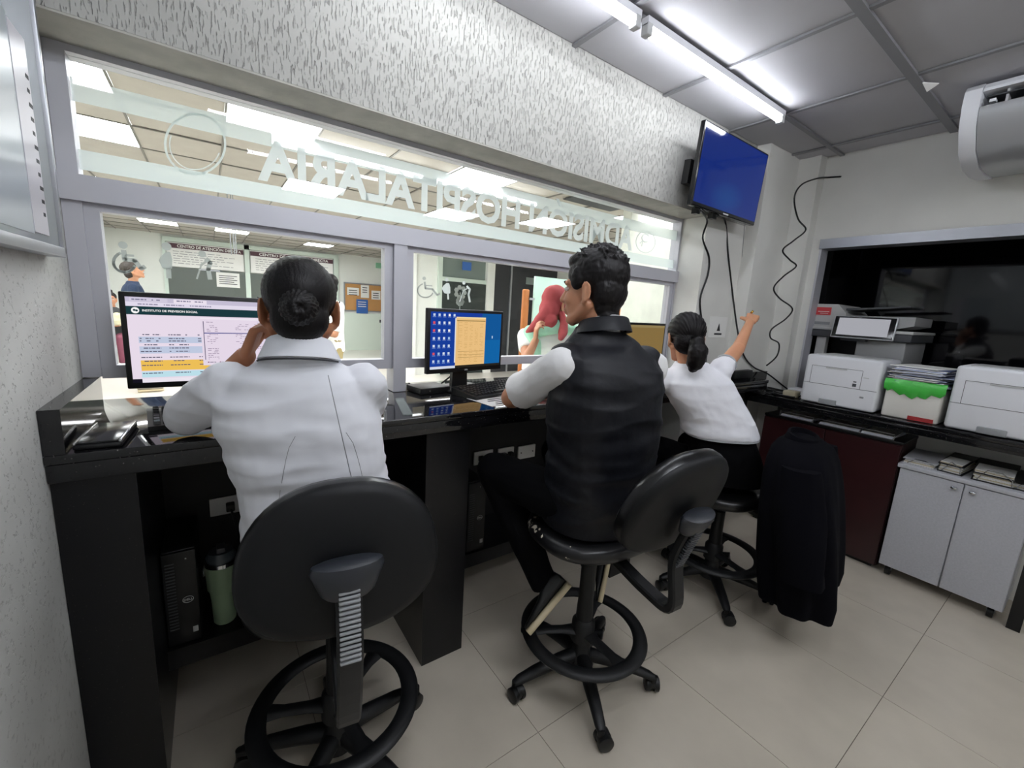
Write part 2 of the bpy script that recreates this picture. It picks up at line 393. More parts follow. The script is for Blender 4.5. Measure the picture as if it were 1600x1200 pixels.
# frosted stripes and mirrored lettering (read from the lobby side)
MB().box(-.001, 2.799, .0035, .0055, 1.912, 1.972, M_FROST).wb('frosted_stripe', w1, label='frosted stripe above the lettering')
MB().box(-.001, 2.799, .0035, .0055, 1.735, 1.788, M_FROST).wb('frosted_stripe', w1, label='frosted stripe below the lettering')
sign = empty('window_lettering', (1.4, .003, 1.80), label='white vinyl letters reading ADMISIÓN HOSPITALARIA, mirrored, on the upper glass', cat='lettering')
def letters(s, size, x0, width, y, z, material, parent):
    def mesh(t):
        c = bpy.data.curves.new('t', 'FONT'); c.body = t; c.size = size; c.extrude = .0006; c.offset = .006; c.resolution_u = 3
        o = bpy.data.objects.new('t', c); COL.objects.link(o); bpy.context.view_layer.update()
        me = bpy.data.meshes.new_from_object(o.evaluated_get(bpy.context.evaluated_depsgraph_get()))
        bpy.data.objects.remove(o); bpy.data.curves.remove(c); return me
    spans = []; s = s.replace('Ó', 'O')
    for i, ch in enumerate(s):
        if ch == ' ': continue
        full = mesh(s[:i + 1]); mx = max(v.co.x for v in full.vertices); bpy.data.meshes.remove(full)
        me = mesh(ch); m2 = max(v.co.x for v in me.vertices)
        for v in me.vertices: v.co.x += mx - m2
        spans.append(me)
    W = max(v.co.x for v in spans[-1].vertices)
    for me in spans:
        for v in me.vertices:
            p = v.co.copy(); v.co = V((x0 - p.x * width / W, y + p.z, z + p.y))
        me.materials.clear(); me.materials.append(material)
        o = bpy.data.objects.new('letter', me); COL.objects.link(o); o.parent = parent; unparent(o, parent)
    xo = [sum(v.co.x for v in me.vertices) / len(me.vertices) for me in spans][6]
    MB().prism([(xo - .002, y, z + .145), (xo + .016, y, z + .145), (xo - .006, y, z + .178), (xo - .030, y, z + .178)], (0, .0012, 0), material).wb('letter_accent', parent)
letters('ADMISIÓN HOSPITALARIA', .180, 2.36, 1.925, .0015, 1.803, M_VINYL, sign)
# stickers on the glass
YS = .0035
def P0(x, y): return point(x, y, 1, YS)
def disc(mb, x, y, r, m_, n=18):
    c = P0(x, y); mb.prism([c + V((r * math.cos(2 * PI * k / n), 0, r * math.sin(2 * PI * k / n))) for k in range(n)], (0, .0015, 0), m_)
def stroke(mb, pts, wd, m_):
    ps = [P0(*p) for p in pts]
    for a, b in zip(ps, ps[1:]):
        d = (b - a).normalized(); n = V((-d.z, 0, d.x)) * wd / 2
        mb.prism([a - n, b - n, b + n, a + n], (0, .0015, 0), m_)
    for a in ps[1:-1]:
        mb.prism([a + V((wd / 2 * math.cos(2 * PI * k / 8), 0, wd / 2 * math.sin(2 * PI * k / 8))) for k in range(8)], (0, .0015, 0), m_)
def arc(mb, cx_, cy_, rx, ry, a0, a1, wd, m_, n=14):
    stroke(mb, [(cx_ + rx * math.cos(math.radians(a0 + (a1 - a0) * k / n)), cy_ + ry * math.sin(math.radians(a0 + (a1 - a0) * k / n))) for k in range(n + 1)], wd, m_)
G = M_VINYLG
def sticker(label, fn):
    mb = MB(); fn(mb); mb.wb('pictogram_sticker', None, label=label, cat='sticker', group='pictogram stickers on the window')
def wheel(mb, x, y, k, m_):
    disc(mb, x, y, .0115 * k, m_)
    stroke(mb, [(x + 1 * k, y + 8 * k), (x + 3 * k, y + 24 * k), (x + 20 * k, y + 26 * k), (x + 31 * k, y + 40 * k), (x + 38 * k, y + 36 * k)], .013 * k, m_)
    stroke(mb, [(x + 2 * k, y + 17 * k), (x + 19 * k, y + 18 * k)], .007 * k, m_)
    arc(mb, x + 3 * k, y + 29 * k, 19 * k, 17 * k, 250, 20, .008 * k, m_)
def preg(mb, x, y, k, m_):
    disc(mb, x, y, .0125 * k, m_)
    mb.prism([P0(x + a * k, y + b * k) for a, b in ((0, 8), (6, 9), (9, 20), (9, 34), (4, 36), (-6, 34), (-12, 22), (-8, 15))], (0, .0015, 0), m_)
    stroke(mb, [(x + 3 * k, y + 34 * k), (x + 4 * k, y + 50 * k)], .013 * k, m_)
def cane(mb, x, y, k, m_):
    disc(mb, x, y, .011 * k, m_)
    stroke(mb, [(x + 6 * k, y + 7 * k), (x + 13 * k, y + 14 * k), (x + 10 * k, y + 25 * k), (x + 13 * k, y + 42 * k)], .013 * k, m_)
    stroke(mb, [(x + 7 * k, y + 12 * k), (x - 2 * k, y + 18 * k)], .007 * k, m_)
    stroke(mb, [(x - 1 * k, y + 16 * k), (x - 9 * k, y + 41 * k)], .005 * k, m_)
sticker('grey wheelchair sticker on the left lower pane', lambda m_: wheel(m_, 192, 383, .92, G))
sticker('grey pregnant-woman sticker on the left lower pane', lambda m_: preg(m_, 260, 385, 1.0, G))
sticker('grey old-man-with-cane sticker on the left lower pane', lambda m_: cane(m_, 316, 397, .95, G))
sticker('pale wheelchair sticker on the right lower pane beside the mullion', lambda m_: wheel(m_, 663, 435, .65, G))
sticker('white pregnant-woman sticker on the right lower pane', lambda m_: preg(m_, 698, 437, .62, M_VINYL))
sticker('white old-man-with-cane sticker on the right lower pane', lambda m_: cane(m_, 725, 442, .72, M_VINYL))
mb = MB(); arc(mb, 305, 225, 47, 47, 0, 360, .006, M_FROST, 30); arc(mb, 305, 225, 40, 40, 20, 200, .003, M_FROST, 20)
mb.wb('emblem_sticker', None, label='faint ring emblem on the upper glass left of the lettering', cat='sticker')
mb = MB(); arc(mb, 1009, 378, 15, 17, 0, 360, .005, M_VINYL, 24); arc(mb, 1009, 372, 6, 6, 60, 330, .006, M_VINYL, 12)
stroke(mb, [(1003, 385), (1004, 376), (1000, 380)], .005, M_VINYL)
mb.wb('emblem_sticker', None, label='small round emblem on the upper glass right of the lettering', cat='sticker')

# ------------------------------------------------------------------ granite counters
CT = 1.034
ctr = empty('front_counter', (1.6, -.1, 0), label='long polished black granite counter running under the office window', cat='counter')
b = MB(); b.rbox(LX + .001, 3.38, -.449, .17, CT - .022, CT, .004, M_GRAN); b.wb('worktop', ctr)
MB().rbox(LX + .001, 3.38, -.443, -.405, CT - .068, CT - .022, .004, M_GRAN).wb('worktop_apron', ctr)
MB().box(LX + .001, -.008, -.445, .0, CT, CT + .105, M_GRAN).wb('side_upstand', ctr)
MB().box(3.0, 3.68, -.30, -.278, CT - .1, CT + .028, M_GRAN).wb('end_upstand', ctr)
MB().box(LX + .001, .105, -.425, .09, 0, CT - .022, M_GRAND).wb('support_pier', ctr)
MB().box(.886, 1.064, -.415, .09, 0, CT - .022, M_GRAND).wb('support_pier', ctr)
MB().box(1.98, 2.14, -.41, .09, 0, CT - .022, M_GRAND).wb('support_pier', ctr)
MB().box(.105, .886, -.2, .09, .2, .268, M_GRAND).wb('low_shelf', ctr)
MB().box(1.064, 1.98, -.2, .09, .2, .268, M_GRAND).wb('low_shelf', ctr)
MB().box(LX + .001, 2.81, .09, .10, 0, CT - .022, mat('black_panel', '0b0b0d', .6)).wb('modesty_panel', ctr)
MB().box(2.815, 3.44, -.302, -.280, 0, CT - .07, MATS['black_panel']).wb('modesty_panel', ctr)
rc = empty('side_counter', (3.6, -1.7, 0), label='black granite counter along the right wall holding the printers', cat='counter')
MB().rbox(3.382, 4.49, -3.0, -.465, .905, .93, .004, M_GRAN).wb('worktop', rc)
MB().rbox(3.382, 3.688, -.465, -.28, .905, .93, .002, M_GRAN).wb('worktop', rc)
MB().rbox(3.386, 3.42, -3.0, -.30, .865, .905, .004, M_GRAN).wb('worktop_apron', rc)
MB().box(3.425, 3.47, -1.747, -1.70, 0, .905, M_BLACK).wb('leg', rc)

# ------------------------------------------------------------------ fluorescent fixtures in the office
def tube_light(name, x0, x1, y, z, label, group=None, em=None):
    t = empty(name, ((x0 + x1) / 2, y, CZ), label=label, cat='ceiling light', group=group)
    MB().box(x0, x1, y - .016, y + .016, z + .018, CZ - .01, M_WHITEP).wb('batten', t)
    MB().cyl((x0 + .03, y, z), (x1 - .03, y, z), .014, em or M_TUBE, 14).wb('tube', t)
    for x in (x0, x1 - .03): MB().rbox(x, x + .03, y - .017, y + .017, z - .017, z + .026, .004, M_LGREYP).wb('lamp_holder', t)
    return t
tube_light('fluorescent_light', 1.70, 2.86, -.515, 2.495, 'long white fluorescent tube under the ceiling near the television')
tube_light('fluorescent_light', .50, 1.66, -.515, 2.495, 'fluorescent tube end to end with the long tube, cut by the top edge')
tube_light('fluorescent_light', .30, 1.45, -1.62, 2.495, 'fluorescent tube overhead near the left wall, above the viewer', None, M_TUBEB)  # unseen extra tube, added to give the room more light from behind
tube_light('fluorescent_light', .55, 1.75, -2.35, 2.495, 'left fluorescent tube of the pair behind the viewer', None, M_TUBEB)
tube_light('fluorescent_light', 2.35, 3.55, -2.35, 2.495, 'right fluorescent tube of the pair behind the viewer', None, M_TUBEB)

# ------------------------------------------------------------------ lobby beyond the glass
LY = 10.4
MB().box(-1.5, 7.0, .12, LY + .1, -.02, 0, M_LFLOOR).wb('floor_lobby', kind=S)
MB().box(-1.6, -1.45, .12, LY, 0, 2.6, M_LWALL).wb('wall_lobby_left', kind=S)
MB().box(-1.45, -1.40, 7.9, LY, 0, 2.6, M_LWALL).wb('wall_lobby_pilaster', kind=S)
MB().box(-1.6, LX, .12, .2, 0, 2.6, M_LWALL).wb('wall_lobby_near', kind=S)
MB().box(-1.45, 4.9, LY, LY + .1, 0, 2.6, M_LWALL).wb('wall_lobby_far', kind=S)
MB().box(3.3, 7.0, .12, .2, 0, 2.6, M_LWALL).wb('wall_lobby_near', kind=S)
MB().box(6.95, 7.05, .2, 6.2, 0, 2.6, M_LWALL).wb('wall_lobby_right', kind=S)
mp = MB(); mp.box(4.08, 6.2, 1.5, 1.62, 0, 2.56, M_MARBLE); mp.wb('wall_marble_pillar', kind=S)
lc = empty('ceiling_lobby', (2, 5, 2.56), kind=S)
MB().box(-1.5, 7.0, .12, LY, 2.60, 2.65, M_LWALL).wb('slab', lc)
lx = [-.12 + .55 * k for k in range(-3, 14)]; ly = [1.37 + .605 * k for k in range(-2, 16)]
trof = {(8, 0), (11, 0), (4, 0), (2, 2), (2, 4), (4, 2), (7, 2), (5, 5), (8, 5), (2, 11), (2, 13), (4, 13), (7, 11), (7, 14), (4, 8), (10, 4), (11, 2), (7, 8), (1, 8)}  # panels of the row nearest the window are unseen, added to light the pillar
ltile = MB().box(0, .55 - .014, 0, .605 - .012, 0, .02, M_LCTILE).build('ceiling_tile'); ltile.parent = lc; first = True
for i in range(len(lx) - 1):
    for j in range(len(ly) - 1):
        x, y = lx[i] + .007, ly[j] + .006
        if (i, j) in trof:
            rows_ = sorted({q[1] for q in trof}); cols_ = sorted(q[0] for q in trof if q[1] == j); od = ['first', 'second', 'third', 'fourth', 'fifth', 'sixth', 'seventh', 'eighth', 'ninth']
            t = empty('troffer_light', (x, y, 2.55), label='lobby ceiling light panel, %s lit row from the window, %s from the left' % (od[rows_.index(j)], od[cols_.index(i)]), cat='ceiling light', group='lit panels of the lobby ceiling')
            MB().box(x, x + .536, y, y + .593, 2.552, 2.575, M_TROF).wb('diffuser', t); continue
        if i > 12 or j > 15: pass
        o = ltile if first else ltile.copy()
        if not first: COL.objects.link(o)
        first = False; o.parent = lc; unparent(o, lc); o.location = (x, y, 2.553 + random.random() * .006)
for x in lx: MB().box(x - .007, x + .007, .2, LY, 2.546, 2.556, M_LTBAR).wb('ceiling_runner', lc)
for y in ly: MB().box(-1.5, 7, y - .006, y + .006, 2.547, 2.555, M_LTBAR).wb('cross_runner', lc)
MB().box(3.3, 4.0, 1.4, 1.75, 2.540, 2.5465, M_DGREYP).wb('air_grille', lc)
tube_light('fluorescent_light', .70, 1.86, 1.90, 2.47, 'fluorescent tube in the lobby above the letters ARIA', em=M_LTUBE)
tube_light('fluorescent_light', 1.93, 3.10, 1.90, 2.47, 'fluorescent tube in the lobby above the letters HOSP', em=M_LTUBE)
# rods hanging from the lobby ceiling
rod = empty('hanging_sign_rods', (.53, 4.5, 2.55), label='thin grey rods hanging from the lobby ceiling above the first counter window', cat='rod')
for dx in (0, .03, .05): MB().cyl((.50 + dx, 4.2, 2.55), (.51 + dx, 4.2, 1.83 + 6 * dx * dx), .006, M_GREYP, 8).wb('rod', rod)
# far service windows with posters
M_GREEN = mat('green_white_frame', 'cfdcd2', .5); M_SERV = mat('service_glass', '5b625d', .25); M_BURG = mat('burgundy_print', '4c2a36', .6); M_INK = mat('print_ink', '2a2a2e', .7)
sw = empty('window_3', (1.3, LY - .05, 0), kind=S)
YF = LY - .07
for (x0, x1) in ((-.50, -.44), (1.00, 1.10), (2.98, 3.10)): MB().box(x0, x1, YF, LY, 0, 2.5, M_GREEN).wb('window_frame', sw)
MB().box(-.44, 2.98, YF, LY, 2.40, 2.5, M_GREEN).wb('window_frame', sw)
for (x0, x1) in ((-.44, 1.0), (1.10, 2.98)):
    MB().box(x0, x1, YF + .02, YF + .03, 1.05, 1.86, M_SERV).wb('pane', sw)
    MB().box(x0, x1, YF + .01, LY, .0, 1.05, M_LWALL).wb('apron_panel', sw)
    MB().box(x0 + .55, x0 + .95, YF, YF + .02, 1.84, 1.87, M_ALU).wb('handle_rail', sw)
def poster(x0, x1, lab):
    t = empty('poster', ((x0 + x1) / 2, YF, 1.9), label=lab, cat='poster')
    b = MB(); b.box(x0, x1, YF - .005, YF + .005, 1.88, 2.39, M_PAPER); b.wb('sheet', t)
    b = MB(); b.box(x0, x1, YF - .010, YF - .005, 2.27, 2.37, M_BURG); b.wb('title_band', t)
    wtext('CENTRO DE ATENCIÓN DIRECTA', .085, M_PAPER, frame((x0 + .18, YF - .011, 2.292), (1, 0, 0), (0, 0, 1)), t, bold=.002, w=(x1 - x0) * .84)
    b = MB()
    for r in range(6):
        x = x0 + .1; z = 2.20 - r * .05
        while x < x1 - (.2 if r % 2 else .5):
            d = random.uniform(.04, .14); b.box(x, x + d, YF - .007, YF - .005, z, z + .012, M_GREYP); x += d + .025
    b.wb('print_lines', t, kind='stuff')
poster(-.42, .98, 'first CENTRO DE ATENCIÓN DIRECTA poster over the left service window')
poster(1.12, 2.96, 'second CENTRO DE ATENCIÓN DIRECTA poster over the right service window')
no = empty('paper_notice', (.6, YF, 1.6), label='white paper notice taped on the dark service window', cat='notice')
MB().box(.43, .88, YF + .008, YF + .012, 1.50, 1.83, M_PAPER).wb('sheet', no)
b = MB()
for r in range(5): b.box(.48, .83 - (r % 2) * .06, YF + .004, YF + .008, 1.75 - r * .045, 1.765 - r * .045, M_INK)
b.wb('print_lines', no, kind='stuff')
# cork board on the white wall
M_CORK = mat('cork', 'c08d55', .85, noise=(60, .15))
cb = empty('cork_board', (3.8, LY, 1.4), label='cork notice board with pinned papers on the white lobby wall', cat='notice board')
MB().box(3.27, 4.6, LY - .03, LY, 1.10, 1.80, M_CORK).wb('cork', cb)
for (a, c, e, f) in ((3.24, 3.27, 1.07, 1.83), (4.6, 4.63, 1.07, 1.83)): MB().box(a, c, LY - .04, LY, e, f, M_ALU).wb('board_frame', cb)
for (e, f) in ((1.07, 1.10), (1.80, 1.83)): MB().box(3.27, 4.6, LY - .04, LY, e, f, M_ALU).wb('board_frame', cb)
M_BLUEP = mat('blue_poster', '2f62ad', .6)
for (x0, x1, z0, z1, m_, lab) in ((3.32, 3.63, 1.50, 1.70, M_PAPER, 'wide white sheet pinned at the left of the cork board'), (3.68, 3.90, 1.45, 1.79, M_PAPER, 'tall white sheet pinned in the middle of the cork board'),
        (3.97, 4.22, 1.42, 1.66, M_PAPER, 'white sheet pinned right of the tall sheet on the cork board'), (4.25, 4.46, 1.34, 1.75, mat('pale_green_paper', 'c6d2c8', .7), 'pale green sheet at the right end of the cork board'),
        (3.56, 3.87, 1.02, 1.40, M_BLUEP, 'blue poster hanging off the bottom of the cork board')):
    t = empty('pinned_sheet', ((x0 + x1) / 2, LY - .035, z0), label=lab, cat='paper sheet')
    MB().box(x0, x1, LY - .046, LY - .041, z0, z1, m_).wb('sheet', t)
    b = MB()
    for r in range(3): b.box(x0 + .04, x1 - .05, LY - .049, LY - .046, z1 - .08 - r * .06, z1 - .06 - r * .06, M_INK if m_ is not M_BLUEP else M_PAPER)
    b.wb('print_lines', t, kind='stuff')
MB().box(4.1, 4.35, LY - .06, LY, 2.28, 2.42, mat('green_sign', '8fc9a4', .5)).wb('emergency_sign', None, label='small green emergency sign under the lobby ceiling', cat='sign')
dr = empty('door_1', (4.2, LY, 0), kind=S)
MB().box(3.25, 4.75, LY - .02, LY, 0, 1.02, mat('frosted_door', 'dfeadf', .3)).wb('door_leaf', dr)
MB().cyl((4.42, LY - .05, .55), (4.42, LY - .05, .98), .012, M_CHROME).wb('handle', dr)
MB().box(4.2, 4.27, LY - .03, LY - .02, .78, .86, M_DGREYP).wb('lock', dr)
# bright pillar, pale panel, glazed cabinet, second pillar, dark panels
mbp = MB().box(3.34, 3.49, 6.0, 6.15, 0, 2.56, mat('white_paint', 'f4f5f1', .5)); mbp.wb('wall_pillar', kind=S)
MB().box(3.49, 3.93, 6.05, 6.15, 0, 2.56, M_LWALL).wb('wall_panel', kind=S)
w4 = empty('window_4', (4.5, 6.05, 0), kind=S)
M_OFFG = mat('dark_office_glass', '2c3432', .12)
MB().box(3.93, 4.02, 6.0, 6.1, 0, 2.56, M_GREEN).wb('window_frame', w4)
MB().box(4.02, 5.02, 6.0, 6.1, 1.86, 1.94, M_GREEN).wb('window_frame', w4)
MB().box(4.02, 5.02, 5.996, 6.01, 0, 1.86, M_OFFG).wb('pane', w4); MB().box(4.02, 5.02, 6.05, 6.06, 1.94, 2.56, mat('grey_green_glass', '7b8783', .2)).wb('pane', w4)
MB().box(5.02, 5.20, 5.95, 6.1, 0, 2.56, MATS['white_paint']).wb('wall_pillar', kind=S)
M_DPAN = mat('charcoal_panel', '2c2d32', .4)
MB().box(5.20, 5.62, 6.0, 6.1, 0, 2.56, M_DPAN).wb('wall_dark_panel', kind=S)
MB().box(5.62, 5.66, 5.97, 6.1, 0, 2.56, M_ALU).wb('trim_2', kind=S)
MB().box(5.66, 6.95, 6.0, 6.1, 0, 2.56, M_DPAN).wb('wall_dark_panel', kind=S)
MB().box(6.05, 6.95, 5.99, 6.0, 1.95, 2.1, mat('grey_glass_strip', '8f9a97', .3)).wb('trim_3', kind=S)
MB().box(4.42, 4.62, 5.94, 5.955, 2.10, 2.26, M_BLUEP).box(4.44, 4.445, 5.945, 5.95, 2.26, 2.55, M_GREYP).box(4.595, 4.60, 5.945, 5.95, 2.26, 2.55, M_GREYP).wb('hanging_sign', None, label='small blue and white sign hanging over the dark glass', cat='sign')
dec = MB()
def leafy(cx_, cz_, r):
    for k in range(7):
        a = k * 2 * PI / 7; c = V((cx_ + r * math.cos(a), 5.99, cz_ + r * math.sin(a)))
        dec.prism([c + V((.05 * math.cos(q), 0, .05 * math.sin(q))) for q in [i * PI / 3 for i in range(6)]], (0, .004, 0), M_VINYL)
leafy(4.42, 1.66, .10); leafy(4.42, 1.48, .05); dec.box(4.41, 4.425, 5.99, 5.994, 1.0, 1.66, M_VINYL); dec.box(4.2, 4.95, 5.99, 5.994, 1.10, 1.125, M_VINYL)
for k in range(8): dec.box(4.22 + k * .09, 4.26 + k * .09, 5.99, 5.994, 1.125, 1.15 + .01 * (k % 3), M_VINYL)
dec.wb('plant_decal', None, label='white plant-shaped decal on the dark lobby glass', cat='decal')
# easel with whitish-green board
ea = empty('board_easel', (2.8, 1.5, 0), label='wooden easel post carrying a pale green writing board in the lobby', cat='easel')
M_WOOD = mat('orange_wood', 'a5612a', .45, noise=(12, .12), stretch=(1, 1, .15))
MB().rbox(2.665, 2.735, 1.46, 1.5, 0, 1.595, .015, M_WOOD).wb('post', ea); MB().rbox(3.95, 4.02, 1.46, 1.5, 0, 1.595, .015, M_WOOD).wb('post', ea)
MB().rbox(2.735, 3.95, 1.47, 1.49, .55, .62, .005, M_WOOD).wb('crossbar', ea)
MB().box(2.77, 3.92, 1.44, 1.46, .75, 1.72, mat('pale_green_board', 'b9d6c9', .3, noise=(4, .06))).wb('board', ea)
MB().box(2.72, 2.78, 1.44, 1.465, 1.50, 1.52, M_ALU).wb('hinge', ea)

# ------------------------------------------------------------------ drafting chairs
def rotz(a): return Matrix.Rotation(a, 4, 'Z')
def make_chair(loc, yaw, base_rot, h, label, zb, db=-.33, torn=False, bellows_vis=True, tiltx=-.10, w=.405, hh=.335):
    t = empty('drafting_chair', loc, 0, label, 'chair', 'black drafting chairs at the counter')
    R = rotz(yaw)
    # five-armed base with casters
    for k in range(5):
        a = base_rot + k * 2 * PI / 5; A_ = rotz(a)
        b = MB(); prof = [(.02, .105, .030, .024), (.10, .100, .027, .022), (.20, .085, .023, .018), (.265, .070, .020, .013), (.285, .062, .014, .010)]
        rings = []
        for (x, z, wy, wz) in prof:
            rings.append([A_ @ V((x, wy * math.cos(q) * (1 if abs(math.cos(q)) < .9 else .95), z + wz * math.sin(q))) for q in [2 * PI * i / 12 for i in range(12)]])
        b.rings(rings, M_BLACKM); leg = b.build('base_arm', t)
        c = MB(); c.cyl(A_ @ V((.280, 0, .07)), A_ @ V((.280, 0, .045)), .012, M_BLACK)
        sw_ = base_rot * 1.7 + k * 1.3; d = V((math.cos(sw_), math.sin(sw_), 0)); n = V((-d.y, d.x, 0)); cc = A_ @ V((.280, 0, 0)) - d * .012 + V((0, 0, .0275))
        for s in (-1, 1):
            c.tube([cc + n * s * .007, cc + n * s * .011, cc + n * s * .023, cc + n * s * .026], [.0265, .0275, .0275, .023], M_BLACK, 20)
        c.tube([cc - n * .007 + V((0, 0, .006)), cc + n * .007 + V((0, 0, .006))], .025, M_BLACKM, 16)
        c.build('caster', leg)
    # column
    MB().lathe([(.0, .06), (.052, .065), (.050, .11), (.034, .13), (.031, .30), (.029, .34), (.0285, h - .16), (.022, h - .158), (.020, h - .08), (0, h - .08)], M_BLACKM, 28).build('column', t)
    # foot ring
    zr = .21; b = MB(); rings = []
    for k in range(56):
        a = 2 * PI * k / 56; rc_ = .215; rings.append([V(((rc_ + .027 * math.cos(q) * (1 if math.cos(q) < 0 else .95)) * math.cos(a), (rc_ + .027 * math.cos(q)) * math.sin(a), zr + .014 * math.sin(q))) for q in [2 * PI * i / 12 for i in range(12)]])
    rings.append(rings[0]); b.rings(rings, M_BLACKM, cap=False); fr = b.build('foot_ring', t)
    for k in range(3):
        a = base_rot + .5 + k * 2 * PI / 3; A_ = rotz(a); b = MB()
        rr = [(.025, .030, .016), (.08, .020, .012), (.15, .020, .010), (.205, .034, .010)]
        b.rings([[A_ @ V((x, wy * math.cos(q), zr - .004 + wz * math.sin(q))) for q in [2 * PI * i / 10 for i in range(10)]] for (x, wy, wz) in rr], M_BLACKM); b.build('spoke', fr)
    MB().lathe([(.030, zr - .045), (.046, zr - .04), (.044, zr + .035), (.033, zr + .05)], M_BLACKM, 24).build('ring_hub', fr)
    ka = base_rot + 1.1; MB().tube([(.04 * math.cos(ka), .04 * math.sin(ka), zr), (.075 * math.cos(ka), .075 * math.sin(ka), zr), (.078 * math.cos(ka), .078 * math.sin(ka), zr)], [.009, .020, .016], M_BLACK, 14).build('clamp_knob', fr)
    # seat
    b = MB(); N = 48; rings = []
    def outl(s, z, drop=0):
        pts = []
        for k in range(N):
            a = 2 * PI * k / N; x = .232 * s * (abs(math.cos(a)) ** .85) * (1 if math.cos(a) > 0 else -1); y = .215 * s * (abs(math.sin(a)) ** .85) * (1 if math.sin(a) > 0 else -1)
            dz = drop * (x * x) * -0.35 - (.16 * max(0, y - .12) if drop else 0)
            pts.append(R @ V((x, y + .01, z + dz)))
        return pts
    for s, z in ((.0, h - .062), (.6, h - .062), (.93, h - .055), (.99, h - .04), (1.0, h - .026), (.985, h - .012), (.94, h - .003), (.80, h + .002), (.5, h - .004), (.01, h - .008)):
        rings.append(outl(max(s, .01), z, 1))
    b.rings(rings, M_LEATHER if not torn else torn_mat()); b.build('seat', t)
    MB().rbox(-.13, .13, -.12, .12, h - .085, h - .058, .01, M_BLACK, R).build('seat_plate', t)
    MB().tube([R @ V((.06, .02, h - .08)), R @ V((.17, .03, h - .085)), R @ V((.24, .03, h - .10))], [.006, .006, .011], M_BLACK, 10).build('height_lever', t)
    # J-shaped back stem with bellows and bracket
    yb = db
    T = R @ Matrix.Translation((0, yb, zb)) @ Matrix.Rotation(tiltx, 4, 'X')
    pth = smooth_path([R @ V((0, -.10, h - .085)), R @ V((0, yb + .08, h - .12)), R @ V((0, yb - .02, h - .11)), T @ V((0, -.062, -.155)), T @ V((0, -.055, -.03))], 7)
    b = MB(); rings = []
    for i, p in enumerate(pth):
        tn = (pth[min(i + 1, len(pth) - 1)] - pth[max(i - 1, 0)]).normalized(); u = (R @ V((1, 0, 0))) - (R @ V((0, 0, 0))); u = (u - tn * u.dot(tn)).normalized(); v = tn.cross(u)
        rings.append([p + u * .024 * a_ + v * .013 * c_ for a_, c_ in ((-1, -.6), (-.8, -1), (.8, -1), (1, -.6), (1, .6), (.8, 1), (-.8, 1), (-1, .6))])
    b.rings(rings, M_BLACKM, smooth=False); stem = b.build('back_stem', t)
    if bellows_vis:
        b = MB()
        for k in range(15):
            z0 = -.165 + k * .0098
            b.rbox(-.019, .019, -.082, -.070, z0, z0 + .0058, .0015, M_GREYP if not torn else M_DGREYP, T, 1)
        b.build('stem_ribs', stem, label='row of light ribs on the stem', kind='stuff')
    b = MB(); b.rings([[T @ V((.062 * s * math.cos(q) * (1.05 if z > 0 else 1), -.052 + .034 * s * math.sin(q) * (1 if math.sin(q) < 0 else .6), z)) for q in [2 * PI * i / 20 for i in range(20)]] for s, z in ((.62, -.045), (.80, -.035), (.95, -.012), (1.04, .010), (.98, .022), (.8, .026))], MATS['slate_plastic'] if 'slate_plastic' in MATS else mat('slate_plastic', '24272d', .4)); b.build('back_bracket', t)
    # backrest shell and cushion
    def disc_(sc, y, bend=.5):
        pts = []
        for k in range(44):
            a = 2 * PI * k / 44; ex = .86
            x = w / 2 * sc * abs(math.cos(a)) ** ex * (1 if math.cos(a) > 0 else -1); z = hh / 2 * sc * abs(math.sin(a)) ** ex * (1 if math.sin(a) > 0 else -1)
            x *= 1 - .10 * (z / (hh / 2))
            pts.append(T @ V((x, y + bend * x * x + .25 * z * z, z)))
        return pts
    MB().rings([disc_(s, y) for s, y in ((.02, -.022), (.5, -.022), (.85, -.020), (.95, -.015), (.985, -.006), (.985, 0))], mat('chair_shell_plastic', '0e0f11', .5, spec=.25, bump=(400, .12, .0005))).build('backrest_shell', t)
    MB().rings([disc_(s, y) for s, y in ((.985, 0), (1.0, .012), (.99, .030), (.93, .042), (.7, .046), (.3, .044), (.02, .044))], M_LEATHER).build('backrest_cushion', t)
    return t
def torn_mat():
    if 'torn_vinyl' in MATS: return MATS['torn_vinyl']
    m = bpy.data.materials.new('torn_vinyl'); m.use_nodes = True; nt = m.node_tree; b = nt.nodes['Principled BSDF']; L = nt.links.new
    b.inputs['Roughness'].default_value = .33
    g = nt.nodes.new('ShaderNodeTexCoord'); n = nt.nodes.new('ShaderNodeTexNoise'); n.inputs['Scale'].default_value = 22; n.inputs['Detail'].default_value = 5; L(g.outputs['Object'], n.inputs['Vector'])
    sp = nt.nodes.new('ShaderNodeVectorMath'); sp.operation = 'DISTANCE'; L(g.outputs['Object'], sp.inputs[0]); sp.inputs[1].default_value = (-.170, .140, .655)
    mr = nt.nodes.new('ShaderNodeMapRange'); mr.inputs['From Min'].default_value = .02; mr.inputs['From Max'].default_value = .16; mr.inputs['To Min'].default_value = .06; mr.inputs['To Max'].default_value = -.16; L(sp.outputs['Value'], mr.inputs[0])
    ad = nt.nodes.new('ShaderNodeMath'); ad.operation = 'ADD'; L(n.outputs[0], ad.inputs[0]); L(mr.outputs[0], ad.inputs[1])
    r = nt.nodes.new('ShaderNodeValToRGB'); e = r.color_ramp.elements; e[0].position = .53; e[0].color = (.006, .006, .007, 1); e[1].position = .55; e[1].color = lin('cfc6b4')
    e2 = r.color_ramp.elements.new(.60); e2.color = lin('cfc6b4'); e3 = r.color_ramp.elements.new(.62); e3.color = (.01, .01, .011, 1)
    L(ad.outputs[0], r.inputs[0]); L(r.outputs[0], b.inputs['Base Color']); MATS['torn_vinyl'] = m
    return m
SL = mat('slate_plastic', '24272d', .4)
